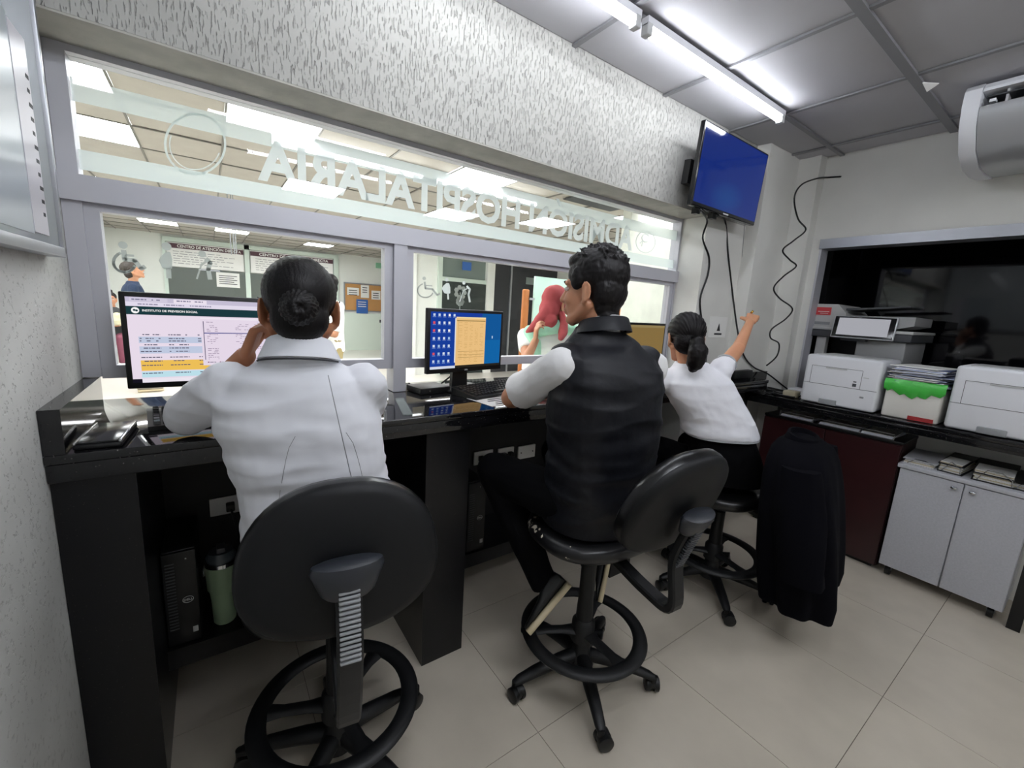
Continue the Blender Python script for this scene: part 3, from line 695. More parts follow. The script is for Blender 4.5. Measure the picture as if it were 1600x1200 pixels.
ch1 = make_chair((.53, -.60, 0), math.radians(-9), math.radians(10), .655, 'drafting chair in the foreground under the woman in the white coat', .902, db=-.36, w=.392, hh=.322)
ch2 = make_chair((1.396, -.775, 0), math.radians(-4), math.radians(-119.4), .675, 'middle drafting chair with a torn seat edge under the man in the vest', .880, db=-.35, torn=True, tiltx=.34, w=.40, hh=.36)
ch3 = make_chair((2.402, -.732, 0), math.radians(12), math.radians(-134), .60, 'farthest drafting chair with a dark jacket over its backrest', .725, db=-.285, hh=.31, tiltx=.0)

# ------------------------------------------------------------------ figures
DG = None
def remesh(mb, name, mater, parent, voxel, smooth=6, disp=None):
    me = bpy.data.meshes.new('t'); me.from_pydata(mb.v, [], mb.f)
    b = bmesh.new(); b.from_mesh(me); bmesh.ops.recalc_face_normals(b, faces=b.faces); b.to_mesh(me); b.free()
    o = bpy.data.objects.new('t', me); COL.objects.link(o)
    r = o.modifiers.new('r', 'REMESH'); r.mode = 'VOXEL'; r.voxel_size = voxel; r.use_smooth_shade = True
    if smooth:
        k = o.modifiers.new('s', 'SMOOTH'); k.factor = .5; k.iterations = smooth
    bpy.context.view_layer.update()
    m2 = bpy.data.meshes.new_from_object(o.evaluated_get(bpy.context.evaluated_depsgraph_get()))
    bpy.data.objects.remove(o); bpy.data.meshes.remove(me)
    m2.name = name; m2.materials.clear(); m2.materials.append(mater)
    if disp:
        nv = len(m2.vertices); co = [0.0] * (3 * nv); no = [0.0] * (3 * nv)
        m2.vertices.foreach_get('co', co); m2.vertex_normals.foreach_get('vector', no)
        for i in range(0, 3 * nv, 3):
            d = disp(V((co[i], co[i + 1], co[i + 2])))
            co[i] += no[i] * d; co[i + 1] += no[i + 1] * d; co[i + 2] += no[i + 2] * d
        m2.vertices.foreach_set('co', co)
    m2.polygons.foreach_set('use_smooth', [True] * len(m2.polygons)); m2.update()
    r = bpy.data.objects.new(name, m2); COL.objects.link(r)
    if parent is not None: r.parent = parent; unparent(r, parent)
    return r
def cap_(mb, p, q, r1, r2, n=14):
    p, q = V(p), V(q); L_ = (q - p).length
    if L_ < 1e-5: return ell(mb, p, (r1, r1, r1))
    d = (q - p) / L_; u = d.orthogonal().normalized(); v = d.cross(u); rs = []
    for a in (-85, -60, -30, 0):
        a = math.radians(a); c = p + d * r1 * math.sin(a); rr = r1 * math.cos(a); rs.append((c, rr))
    for a in (0, 30, 60, 85):
        a = math.radians(a); c = q + d * r2 * math.sin(a); rr = r2 * math.cos(a); rs.append((c, rr))
    mb.rings([[c + (u * math.cos(2 * PI * k / n) + v * math.sin(2 * PI * k / n)) * rr for k in range(n)] for c, rr in rs], None)
def ell(mb, c, r, mx=None, n=16):
    c = V(c); rings = []
    for i in range(n + 1):
        a = -PI / 2 + PI * i / n; a = max(min(a, PI / 2 - .03), -PI / 2 + .03)
        rings.append([V((r[0] * math.cos(a) * math.cos(2 * PI * k / (n + 4)), r[1] * math.cos(a) * math.sin(2 * PI * k / (n + 4)), r[2] * math.sin(a))) for k in range(n + 4)])
    if mx is not None: rings = [[mx @ p for p in g] for g in rings]
    mb.rings([[c + p for p in g] for g in rings], None)
def chain(mb, pts, rs):
    for i in range(len(pts) - 1): cap_(mb, pts[i], pts[i + 1], rs[i], rs[i + 1])
def torso(mb, secs, n=28, pw=.8):
    "secs: (centre, lateral unit, half width, half depth, forward unit)"
    rings = []
    for c, u, a, b, f in secs:
        c = V(c); u = V(u).normalized(); f = V(f).normalized(); g = []
        for k in range(n):
            t = 2 * PI * k / n; cs, sn = math.cos(t), math.sin(t)
            g.append(c + u * a * math.copysign(abs(cs) ** pw, cs) + f * b * math.copysign(abs(sn) ** pw, sn))
        rings.append(g)
    mb.rings(rings, None)
def hand(mb, wrist, d, pn, side=1, curl=(.5, .5, .5, .5), k=1.0, thumb=.5, spread=.06):
    """wrist point, direction of the palm, palm-facing normal; side=+1 puts the thumb towards d x pn"""
    d = V(d).normalized(); pn = (V(pn) - d * V(pn).dot(d)).normalized(); s = d.cross(pn) * side
    W = V(wrist)
    for q in (-.026, -.009, .009, .026):   # palm
        cap_(mb, W + d * .012 * k + s * q * .7 * k, W + d * .082 * k + s * q * k, .0135 * k, .0115 * k)
    base = [W + d * .088 * k + s * q * k for q in (.029, .010, -.010, -.028)]
    ln = [(.042, .026, .020), (.046, .030, .021), (.043, .028, .020), (.033, .021, .018)]
    for i, (b, L3) in enumerate(zip(base, ln)):
        a = curl[i] * .55; p = b - d * .01 * k; dd = (d + s * spread * (1.5 - i)).normalized()
        for j, L_ in enumerate(L3):
            ang = a if j == 0 else a + curl[i] * 1.35 * j
            v = (dd * math.cos(ang) + pn * math.sin(ang)).normalized(); q = p + v * L_ * k
            cap_(mb, p, q, (.0090 - .0010 * j) * k, (.0082 - .0010 * j) * k, 10); p = q
    t0 = W + d * .022 * k + s * .026 * k; t1 = t0 + (d * .55 + s * .75 + pn * .25 * thumb).normalized() * .040 * k
    t2 = t1 + (d * .85 + s * (.45 - thumb * .7) + pn * .55 * thumb).normalized() * .032 * k; t3 = t2 + (d * .85 + s * (.25 - thumb) + pn * .65 * thumb).normalized() * .026 * k
    chain(mb, [t0, t1, t2, t3], [.0135 * k, .0110 * k, .0098 * k, .0080 * k])
def headframe(c, f, up=(0, 0, 1)):
    f = V(f).normalized(); up = V(up); x = f.cross(up).normalized(); up = x.cross(f).normalized()
    m = Matrix.Identity(4)
    for i in range(3): m[i][0] = x[i]; m[i][1] = f[i]; m[i][2] = up[i]; m[i][3] = V(c)[i]
    return m
def head(mb, H, k=1.0, female=False, ears=True):
    T = lambda x, y, z: H @ V((x * k, y * k, z * k)); R3 = H.to_3x3().to_4x4()
    ell(mb, T(0, -.012, .032), (.074 * k, .094 * k, .086 * k), R3)
    ell(mb, T(0, .028, -.030), (.060 * k, .062 * k, .075 * k), R3)
    for s in (-1, 1):
        cap_(mb, T(.054 * s, -.012, -.045), T(.022 * s, .062, -.094), .020 * k, .017 * k)
        ell(mb, T(.036 * s, .058, -.025), (.024 * k, .022 * k, .028 * k), R3)
        cap_(mb, T(.012 * s, .084, .027), T(.044 * s, .070, .024), .010 * k, .010 * k, 8)
        if ears:
            E_ = R3 @ Matrix.Rotation(.35 * s, 4, 'Z')
            ell(mb, T(.079 * s, -.010, -.008), (.007 * k, .018 * k, .031 * k), E_, 10)
            for q in range(9):
                a0 = -1.9 + q * .48; a1 = a0 + .48
                g = lambda a: T((.084 + .003 * math.cos(a)) * s, -.012 + -.017 * math.cos(a), -.006 + .029 * math.sin(a))
                cap_(mb, g(a0), g(a1), .0042 * k, .0042 * k, 8)
            ell(mb, T(.078 * s, -.004, -.038), (.006 * k, .009 * k, .009 * k), R3, 8)
    cap_(mb, T(0, .064, -.097), T(0, .066, -.090), .019 * k, .018 * k)
    chain(mb, [T(0, .082, .020), T(0, .096, -.008), T(0, .104, -.028)], [.007 * k, .009 * k, .0125 * k])
    for s in (-1, 1): cap_(mb, T(.010 * s, .092, -.031), T(.012 * s, .088, -.031), .008 * k, .008 * k, 8)
    cap_(mb, T(-.018, .082, -.060), T(.018, .082, -.060), .008 * k, .008 * k, 8); cap_(mb, T(-.014, .081, -.070), T(.014, .081, -.070), .009 * k, .009 * k, 8)
M_EYE = mat('eye_white', 'e6e2dd', .2); M_IRIS = mat('dark_iris', '20140e', .15); M_LIP = mat('lip', '8c4a40', .5); M_BROW = mat('brow_hair', '1a1411', .7)
def face_bits(H, k, parent):
    T = lambda x, y, z: H @ V((x * k, y * k, z * k)); R3 = H.to_3x3().to_4x4()
    for s in (-1, 1):
        b = MB(); b.m(M_EYE); ell(b, T(.030 * s, .0755, .006), (.0135 * k, .010 * k, .0075 * k), R3, 8); b.mats = [M_EYE]; b.mi = [0] * len(b.f)
        n0 = len(b.f); b.m(M_IRIS); ell(b, T(.030 * s, .0805, .006), (.0055 * k, .006 * k, .0058 * k), R3, 8)
        b.mats = [M_EYE, M_IRIS]; b.mi = [0] * n0 + [1] * (len(b.f) - n0); b.wb('eye', parent)
        b = MB(); ps = [T((.014 + .012 * i) * s, .091 - .0035 * i * i * .8, .026 + .004 * math.sin(i * 1.0)) for i in range(4)]; chain(b, ps, [.0035, .0038, .0032, .002]); b.mats = [M_BROW]; b.mi = [0] * len(b.f); b.wb('eyebrow', parent)
    b = MB(); ell(b, T(0, .0875, -.0605), (.020 * k, .006 * k, .0045 * k), R3, 8); ell(b, T(0, .0880, -.069), (.016 * k, .006 * k, .0055 * k), R3, 8); b.mats = [M_LIP]; b.mi = [0] * len(b.f); b.wb('lips', parent)
def fold(amp, sc=9, stretch=(1, 1, 1), seed=0, ridge=.6):
    def f(p):
        q = V((p.x * stretch[0], p.y * stretch[1], p.z * stretch[2])) * sc + V((seed, 0, 0))
        n = mnoise.noise(q); n2 = mnoise.noise(q * 2.3 + V((5, 1, 2)))
        return amp * ((abs(n) * -2 + .5) * ridge + n2 * .5)
    return f
def shoe(name, ankle, toe, up, parent, M_up, M_so, k=1.0, label=None):
    a, t_, up = V(ankle), V(toe), V(up).normalized(); d = (t_ - a).normalized(); up = (up - d * up.dot(d)).normalized(); s = d.cross(up)
    L_ = .27 * k; h0 = a - up * .07 * k - d * .05 * k
    def ring(x, wd, z0, z1): return [h0 + d * x * L_ + s * wd * .048 * k * math.copysign(abs(math.cos(q)) ** .7, math.cos(q)) + up * ((z0 + z1) / 2 + (z1 - z0) / 2 * math.copysign(abs(math.sin(q)) ** .7, math.sin(q))) * k for q in [2 * PI * i / 18 for i in range(18)]]
    b = MB(); b.rings([ring(x, wd, .018, z1) for x, wd, z1 in ((0, .45, .06), (.03, .7, .085), (.15, .82, .095), (.35, .80, .088), (.55, .92, .062), (.75, 1.0, .048), (.92, .82, .038), (.99, .45, .030))], M_up); o = b.wb(name, parent, label=label)
    b = MB(); b.rings([ring(x, wd, -.012, .020) for x, wd in ((-.01, .5), (.03, .80), (.15, .9), (.35, .82), (.55, .94), (.75, 1.06), (.93, .88), (1.005, .45))], M_so); b.wb('sole', o)
    return o
def hairmb(): return MB()
def fr_(mb, p, q, r1, r2): mb.tube([p, q], [r1, r2], None, 16)
def lerp(a, b, t): return V(a) * (1 - t) + V(b) * t
def torso_secs(J, g, d=0.0, hem=None, top=True):
    u = V(J['u']).normalized(); f = V((0, 0, 1)).cross(u).normalized(); hu = V(J.get('hu', J['u'])).normalized(); hf = V((0, 0, 1)).cross(hu).normalized()
    P, W, Cc, N = V(J['P']), V(J['W']), V(J['C']), V(J['N']); Sm = (V(J['shR']) + V(J['shL'])) / 2; hs = (V(J['shR']) - V(J['shL'])).length / 2
    up = (W - P).normalized(); hem = .06 if hem is None else hem
    sec = [(P - up * hem, hu, g['hip'][0] + d, g['hip'][1] + d, hf), (P + up * max(.04, .03 - hem), hu, g['hip'][0] - .004 + d, g['hip'][1] + d, hf),
           (W, (u + hu) / 2, g['waist'][0] + d, g['waist'][1] + d, f), (Cc, u, g['chest'][0] + d, g['chest'][1] + d, f),
           (lerp(Cc, Sm, .7), u, g['chest'][0] * .97 + d, g['chest'][1] * .93 + d, f)]
    if top: sec += [(lerp(Sm, N, .25), u, hs * .94 + d, g['chest'][1] * .74 + d, f), (lerp(Sm, N, .62), u, hs * .64 + d, .070 + d, f), (N, u, .060 + d, .060 + d, f)]
    return sec
def arm(mb, J, s, r, upto=2.0, flat=False):
    a, b, c = V(J['sh' + s]), V(J['el' + s]), V(J['wr' + s])
    if upto <= 1:
        q = lerp(a, b, upto); cap_(mb, a, lerp(a, b, upto * .6), r[0], r[0] * .96); fr_(mb, lerp(a, b, upto * .5), q, r[0] * .95, r[1])
    else:
        cap_(mb, a, b, r[0], r[1]); q = lerp(b, c, upto - 1)
        if upto >= 2: cap_(mb, b, c, r[1] * .96, r[2])
        else: cap_(mb, b, lerp(b, c, (upto - 1) * .5), r[1], r[1] * .95); fr_(mb, b, q, r[1] * .97, r[2])
def body(t, J, g, skin, voxel=.0045, legs=True, ears=True, hk=1.0, hands=None, arms=(.040, .034, .024)):
    mb = MB(); torso(mb, torso_secs(J, g, -.018))
    H = headframe(J['H'], J['hf'], J.get('hup', (0, 0, 1)))
    nk = H @ V((0, -.025 * hk, -.06 * hk)); cap_(mb, V(J['N']) - V((0, 0, .03)), nk, .054 * hk, .050 * hk)
    head(mb, H, hk, ears=ears)
    for s in 'RL':
        ell(mb, J['sh' + s], (.046, .046, .05)); arm(mb, J, s, arms)
        h = (hands or {}).get(s)
        if h: hand(mb, J['wr' + s], *h[:2], **h[2])
        if legs and 'hp' + s in J:
            cap_(mb, J['hp' + s], J['kn' + s], .07, .05); cap_(mb, J['kn' + s], J['an' + s], .048, .034)
    o = remesh(mb, 'body', skin, t, voxel, 4)
    return o, H
def trousers(t, J, g, m_, r=(.088, .066, .050), voxel=.007, disp=None, end=.97):
    mb = MB(); u = V(J.get('hu', J['u'])).normalized(); f = V((0, 0, 1)).cross(u); up = (V(J['W']) - V(J['P'])).normalized(); P = V(J['P'])
    torso(mb, [(P - up * .075, u, g['hip'][0] * .86, g['hip'][1] * .9, f), (P, u, g['hip'][0] * .97, g['hip'][1] * .97, f), (P + up * .09, u, g['waist'][0] * 1.03, g['waist'][1] * 1.03, f)] + ([(P + up * .175, u, g['waist'][0] * .99, g['waist'][1] * .99, f)] if J.get('high') else []))
    for s in 'RL':
        cap_(mb, J['hp' + s], J['kn' + s], r[0], r[1]); cap_(mb, J['kn' + s], lerp(J['kn' + s], J['an' + s], .5), r[1], (r[1] + r[2]) / 2); fr_(mb, J['kn' + s], lerp(J['kn' + s], J['an' + s], end), r[1] * .98, r[2])
    return remesh(mb, 'trousers', m_, t, voxel, 6, disp or fold(.004, 8))
def onto(o, p, d):
    "drop a point onto an object's surface along d (world)"
    M_ = o.matrix_world.copy()
    me = o.data; bv = BVHTree.FromPolygons([v.co for v in me.vertices], [p_.vertices[:] for p_ in me.polygons])
    h = bv.ray_cast(V(p), V(d).normalized()); return h[0]
def surf_line(o, pts, d, r, m_, name, parent, off=.0005, **kw):
    me = o.data; bv = BVHTree.FromPolygons([v.co for v in me.vertices], [p_.vertices[:] for p_ in me.polygons]); d = V(d).normalized(); out = []
    for p in pts:
        h = bv.ray_cast(V(p), d)
        if h[0] is not None: out.append(h[0] - d * off)
    if len(out) > 1: return MB().tube(out, r, m_, 6).wb(name, parent, **kw)
def collar(t, N, u, f, a, b, h, m_, name='collar', flare=.012, tilt=.02):
    N, u, f = V(N), V(u).normalized(), V(f).normalized(); rings = []
    for (k, z) in ((1, 0), (.96, h), (.90, h + .003), (.88, h - .004), (.93, 0)):
        rings.append([N + u * (a * k + (flare if z == 0 and k == 1 else 0)) * math.cos(q) + f * (b * k + (flare if z == 0 and k == 1 else 0)) * math.sin(q) + V((0, 0, z - tilt * math.sin(q))) for q in [2 * PI * i / 32 for i in range(32)]])
    rings.append(rings[0]); return MB().rings(rings, m_, cap=False).wb(name, t)

# --- seated woman in the white coat
p1 = empty('person', (.52, -.60, 0), label='woman with a dark bun and white coat seated in the foreground, hand at her cheek', cat='person')
J1 = dict(u=(.955, -.295, 0), P=(.520, -.60, .74), W=(.488, -.600, .94), C=(.460, -.595, 1.09), N=(.455, -.615, 1.288), shR=(.598, -.640, 1.192), shL=(.302, -.550, 1.192),
          elR=(.668, -.450, 1.098), elL=(.220, -.405, 1.098), wrR=(.540, -.240, 1.075), wrL=(.345, -.520, 1.262), H=(.461, -.60, 1.384), hf=(.18, .98, -.08), hup=(0, 0, 1),
          hpR=(.60, -.61, .72), hpL=(.44, -.57, .72), knR=(.62, -.22, .73), knL=(.40, -.20, .73), anR=(.60, -.29, .37), anL=(.42, -.29, .37))
g1 = dict(hip=(.205, .15), waist=(.180, .128), chest=(.192, .130))
b1, H1 = body(p1, J1, g1, M_SKIN_A, .0042, hands={'L': ((.34, -.28, .9), (.9, -.35, -.1), dict(side=1, curl=(.25, .8, 1, 1.1), k=.95, thumb=.3)), 'R': ((-.5, .8, -.02), (0, 0, -1), dict(side=1, curl=(.4, .45, .5, .5), k=.95))})
mb = MB(); torso(mb, torso_secs(J1, g1, 0, hem=.10)); u1 = V(J1['u'])
for s in 'RL': ell(mb, J1['sh' + s], (.056, .054, .054)); arm(mb, J1, s, (.062, .058, .052), 1.42)
coat1 = remesh(mb, 'coat', M_COAT, p1, .0055, 9, fold(.0075, 6, (.8, .8, 2.4), 3, 1.0))
f1 = V((.295, .955, 0))
collar(p1, V(J1['N']) + V((0, -.004, -.026)), u1, f1, .076, .072, .046, M_COAT, tilt=.022, flare=.018)
surf_line(coat1, [V((.456 + .0 * k, -.95, 1.235)) + V((.0022 * k, 0, -.0115 * k)) for k in range(42)], (0.18, 1, 0), .0010, M_GREYP, 'back_seam', coat1, label='centre back seam')
for s_, x0, x1 in ((1, .505, .575), (-1, .395, .335)):
    surf_line(coat1, [V((x0 + (x1 - x0) * (k / 12) ** .6, -1.0, 1.10 - .028 * k)) for k in range(13)], (0.1, 1, 0), .0007, M_GREYP, 'dart_seam', coat1, label='curved side seam')
cN = V(J1['N']) + V((0, -.004, -.032))
MB().tube([cN + u1 * .0935 * math.cos(q) + f1 * .0895 * math.sin(q) + V((0, 0, -.022 * math.sin(q))) for q in [math.radians(a_) for a_ in range(200, 341, 7)]], .0022, M_INK, 6).wb('collar_piping', p1, label='dark line under the collar fold')
trousers(p1, J1, g1, M_TROU)
shoe('shoe', V(J1['anL']) + V((0, .0, .0)), V((.42, .0, .31)), (0, .1, 1), p1, M_BLACK, M_BLACKM); shoe('shoe', V(J1['anR']), V((.60, .0, .31)), (0, .1, 1), p1, M_BLACK, M_BLACKM)
HI1 = H1.inverted()
face_bits(H1, 1.0, p1)
def T1(x, y, z): return H1 @ V((x, y, z))
R1 = H1.to_3x3().to_4x4()
mb = MB(); ell(mb, T1(0, -.022, .040), (.082, .094, .086), R1, 24); ell(mb, T1(0, -.060, -.020), (.064, .050, .062), R1, 20); ell(mb, T1(0, -.050, -.060), (.048, .035, .040), R1, 20)
def d1(p):
    q = HI1 @ p; a = math.atan2(q.x, q.z + .005); return .0005 * math.sin(a * 60 + 3 * mnoise.noise(q * 30)) + .0012 * mnoise.noise(q * 30)
hair1 = remesh(mb, 'hair', M_HAIR, p1, .0035, 3, d1)
mb = MB()
for k in range(40):
    a = k * .42; r_ = .030 - .00045 * k; c0 = T1(r_ * math.cos(a), -.112 - .0008 * k, -.002 + r_ * 1.05 * math.sin(a)); a2 = (k + 1) * .42; r2 = .030 - .00045 * (k + 1); c1 = T1(r2 * math.cos(a2), -.112 - .0008 * (k + 1), -.002 + r2 * 1.05 * math.sin(a2))
    cap_(mb, c0, c1, .0135, .0135, 10)
ell(mb, T1(0, -.118, -.002), (.030, .026, .032), R1)
remesh(mb, 'hair_bun', M_HAIR, p1, .003, 2, lambda p: .0016 * math.sin(60 * math.atan2((HI1 @ p).x, (HI1 @ p).z) * .35 + 260 * (HI1 @ p).length) + .002 * mnoise.noise(p * 55))
b = MB(); b.tube([T1(.088, .02, .022), T1(.089, -.010, .024)], .0016, M_BLACKG, 6); b.tube([T1(-.088, .02, .022), T1(-.089, -.010, .024)], .0016, M_BLACKG, 6)
b.tube([T1(-.088, .02, .022), T1(-.066, .104, .018), T1(-.01, .108, .014)], .0014, M_BLACKG, 6); b.tube([T1(.088, .02, .022), T1(.066, .104, .018), T1(.01, .108, .014)], .0014, M_BLACKG, 6)
b.wb('spectacles', p1)

# --- man in the vest
p2 = empty('person', (1.38, -.79, 0), label='seated man in a dark vest over a white short-sleeved shirt, face turned left', cat='person')
J2 = dict(u=(.985, -.17, 0), P=(1.378, -.79, .75), W=(1.358, -.815, .94), C=(1.338, -.825, 1.12), N=(1.312, -.800, 1.372), shR=(1.498, -.865, 1.245), shL=(1.160, -.800, 1.252),
          elR=(1.70, -.62, 1.085), elL=(1.210, -.470, 1.080), wrR=(1.66, -.36, 1.075), wrL=(1.44, -.29, 1.068), H=(1.288, -.770, 1.486), hf=(-.38, .92, -.02), hup=(0, 0, 1),
          hpR=(1.46, -.78, .75), hpL=(1.28, -.77, .755), knR=(1.53, -.40, .79), knL=(1.150, -.47, .795), anR=(1.49, -.69, .455), anL=(1.262, -.655, .415))
g2 = dict(hip=(.180, .145), waist=(.176, .135), chest=(.186, .135))
b2, H2 = body(p2, J2, g2, M_SKIN_B, .0045, hk=.98, arms=(.048, .043, .029), hands={'L': ((.9, .45, -.05), (0, 0, -1), dict(side=-1, curl=(.3, .35, .4, .5), k=1.0)), 'R': ((0, 1, -.05), (0, 0, -1), dict(side=1, curl=(.4, .4, .4, .5)))})
face_bits(H2, .98, p2)
mb = MB(); torso(mb, torso_secs(J2, g2, -.006))
for s in 'RL': ell(mb, J2['sh' + s], (.062, .060, .060)); arm(mb, J2, s, (.064, .070, .05), .76)
shirt2 = remesh(mb, 'shirt', M_SHIRT, p2, .006, 7, fold(.0055, 8, (1, 1, 1), 8, .8))
collar(p2, V(J2['N']) + V((0, -.004, -.012)), J2['u'], (.17, .985, 0), .068, .068, .034, M_SHIRT, 'shirt_collar')
mb = MB(); torso(mb, torso_secs(J2, g2, .012, hem=.07))
for s in 'RL': ell(mb, lerp(J2['sh' + s], J2['N'], .14), (.062, .066, .056))
vest2 = remesh(mb, 'vest', M_VEST, p2, .006, 8, fold(.009, 5, (.8, .8, 2.6), 20, 1.0))
collar(p2, V(J2['N']) + V((0, -.010, -.016)), J2['u'], (.17, .985, 0), .080, .080, .040, M_VEST, 'vest_collar', tilt=.016)
trousers(p2, J2, g2, M_TROU, (.092, .072, .052), end=1.10)
for hp_, tp_, up_ in ((V((1.338, -.749, .408)), V((1.184, -.732, .271)), V((-.41, .71, .39))), (V((1.508, -.767, .426)), V((1.445, -.800, .310)), V((-.15, .80, .45)))):
    up_.normalize(); d_ = (tp_ - hp_).normalized(); k_ = (tp_ - hp_).length / .27 * 1.08; an_ = hp_ + up_ * .075 * k_ + d_ * .05 * k_
    shoe('shoe', an_, an_ + d_ * .2, up_, p2, M_BLACK, M_SOLE, k_, label='black canvas shoe with a cream sole')
def T2(x, y, z): return H2 @ V((x * 1.02, y * 1.02, z * 1.02))
R2 = H2.to_3x3().to_4x4()
mb = MB(); ell(mb, T2(0, -.018, .052), (.083, .099, .088), R2, 24); ell(mb, T2(0, -.050, .0), (.078, .060, .070), R2, 20); ell(mb, T2(0, -.052, -.045), (.060, .038, .050), R2, 20)
ell(mb, T2(0, .035, .088), (.062, .046, .034), R2, 16); ell(mb, T2(0, -.058, -.075), (.054, .032, .045), R2, 16)
for s in (-1, 1): ell(mb, T2(.070 * s, .022, .035), (.014, .022, .036), R2, 12)
random.seed(5)
for k in range(260):
    a = random.uniform(-2.9, -.2) + PI; e_ = random.uniform(.15, 1.45); n = V((math.cos(e_) * math.cos(a + PI), math.cos(e_) * math.sin(a + PI) * 1, math.sin(e_)))
    if random.random() < .5: n = V((math.cos(e_) * math.cos(random.uniform(0, 6.28)), math.sin(random.uniform(-1.5, 1.5)) * math.cos(e_), math.sin(e_))).normalized()
    if n.z < .45: continue
    c = V((n.x * .082, -.018 + n.y * .097, .052 + n.z * .088)); tp = c + V((n.x * .9 + random.uniform(-.5, .5), n.y * .9 + .5, n.z)).normalized() * random.uniform(.006, .012)
    cap_(mb, T2(*c), T2(*tp), .0045, .002, 8)
remesh(mb, 'hair', M_HAIR, p2, .0032, 1, lambda p: .0016 * mnoise.noise(p * 90) + .0018 * mnoise.noise(p * 35))

# --- woman reaching out at the far end
p3 = empty('person', (2.35, -.75, 0), label='woman with a ponytail and white top at the far end, right arm stretched out', cat='person')
J3 = dict(high=1, u=(.86, -.51, .05), hu=(.80, -.60, 0), P=(2.345, -.765, .70), W=(2.262, -.715, .945), C=(2.195, -.665, 1.06), N=(2.135, -.625, 1.215), shR=(2.262, -.700, 1.178), shL=(2.055, -.575, 1.125),
          elR=(2.500, -.650, 1.280), elL=(1.955, -.47, 1.085), wrR=(2.735, -.575, 1.415), wrL=(2.16, -.27, 1.068), H=(2.112, -.590, 1.322), hf=(.60, .80, -.15),
          hpR=(2.42, -.78, .68), hpL=(2.28, -.68, .68), knR=(2.55, -.42, .70), knL=(2.30, -.36, .70), anR=(2.50, -.56, .34), anL=(2.28, -.56, .34))
g3 = dict(hip=(.168, .130), waist=(.158, .120), chest=(.160, .115))
b3, H3 = body(p3, J3, g3, M_SKIN_C, .0048, hk=.95, arms=(.040, .034, .022), hands={'R': ((.80, .22, .50), (.1, .3, -1), dict(side=1, curl=(.8, 1.2, 1.3, 1.3), k=.92, thumb=1.2)), 'L': ((.5, .8, -.05), (0, 0, -1), dict(side=-1, curl=(.4, .4, .4, .4), k=.9))})
mb = MB(); torso(mb, torso_secs(J3, g3, .009, hem=-.185))
for s in 'RL': ell(mb, J3['sh' + s], (.057, .057, .055)); arm(mb, J3, s, (.056, .050, .05), .30)
tee3 = remesh(mb, 'top', M_TEE, p3, .0055, 7, fold(.0045, 8, (1, 1, 1.8), 40, .9))
trousers(p3, J3, g3, M_TROU, (.085, .062, .048), end=.85)
u3 = V((.80, -.60, 0)).normalized(); f3 = V((0, 0, 1)).cross(u3); up3 = (V(J3['W']) - V(J3['P'])).normalized(); hc = V(J3['P']) + up3 * .186
MB().rings([[hc + up3 * z + u3 * (.166 + e_) * math.copysign(abs(math.cos(q)) ** .8, math.cos(q)) + f3 * (.134 + e_) * math.copysign(abs(math.sin(q)) ** .8, math.sin(q)) for q in [2 * PI * i / 36 for i in range(36)]] for z, e_ in ((-.008, 0), (-.008, .004), (.010, .003), (.010, 0))], mat('grey_knit_trim', 'a9abb0', .8, bump=(200, .4, .001)), cap=False).wb('hem_trim', tee3, label='grey knitted hem band')
for s_, k in (('R', .30), ('L', .30)):
    a, b_ = V(J3['sh' + s_]), V(J3['el' + s_]); q = lerp(a, b_, k); d = (b_ - a).normalized()
    MB().tube([q - d * .008, q - d * .006, q + d * .004, q + d * .006], [.049, .0515, .0515, .048], MATS['grey_knit_trim'], 20).wb('sleeve_trim', tee3, label='grey knitted cuff band')
for s_ in 'RL': shoe('shoe', V(J3['an' + s_]) - V((0, 0, .02)), V(J3['an' + s_]) + V((.02, .16, -.09)), (0, .4, .9), p3, M_BLACK, M_BLACKM, .85)
HI3 = H3.inverted()
face_bits(H3, .95, p3)
def T3(x, y, z): return H3 @ V((x * .95, y * .95, z * .95))
R3_ = H3.to_3x3().to_4x4()
mb = MB(); ell(mb, T3(0, -.018, .040), (.083, .098, .087), R3_, 24); ell(mb, T3(0, -.055, -.015), (.070, .058, .066), R3_, 20)
remesh(mb, 'hair', M_HAIR, p3, .004, 3, lambda p: .0014 * math.sin(50 * math.atan2((HI3 @ p).x, (HI3 @ p).z + .04)) + .0012 * mnoise.noise(p * 40))
mb = MB(); pt = [T3(0, -.105, -.015), T3(.005, -.140, -.035), T3(.008, -.150, -.075), T3(.006, -.140, -.120), T3(.002, -.125, -.150)]; chain(mb, pt, [.018, .034, .042, .038, .020])
remesh(mb, 'ponytail', M_HAIR, p3, .0045, 2, lambda p: .004 * mnoise.noise(p * 30) + .003 * mnoise.noise(p * 60))
MB().rings([[T3(.024 * math.cos(q), -.112 - .004 + y_, -.018 + .024 * math.sin(q)) for q in [2 * PI * i / 16 for i in range(16)]] for y_ in (-.006, .006)], M_BLACKG, cap=False).wb('hair_band', p3)
MB().tube([V(J3['wrR']) + V((.085, .045, .062)), V(J3['wrR']) + V((.090, .035, .056))], .0105, mat('gold', 'c9a24a', .25, metal=1), 12).wb('ring', p3)

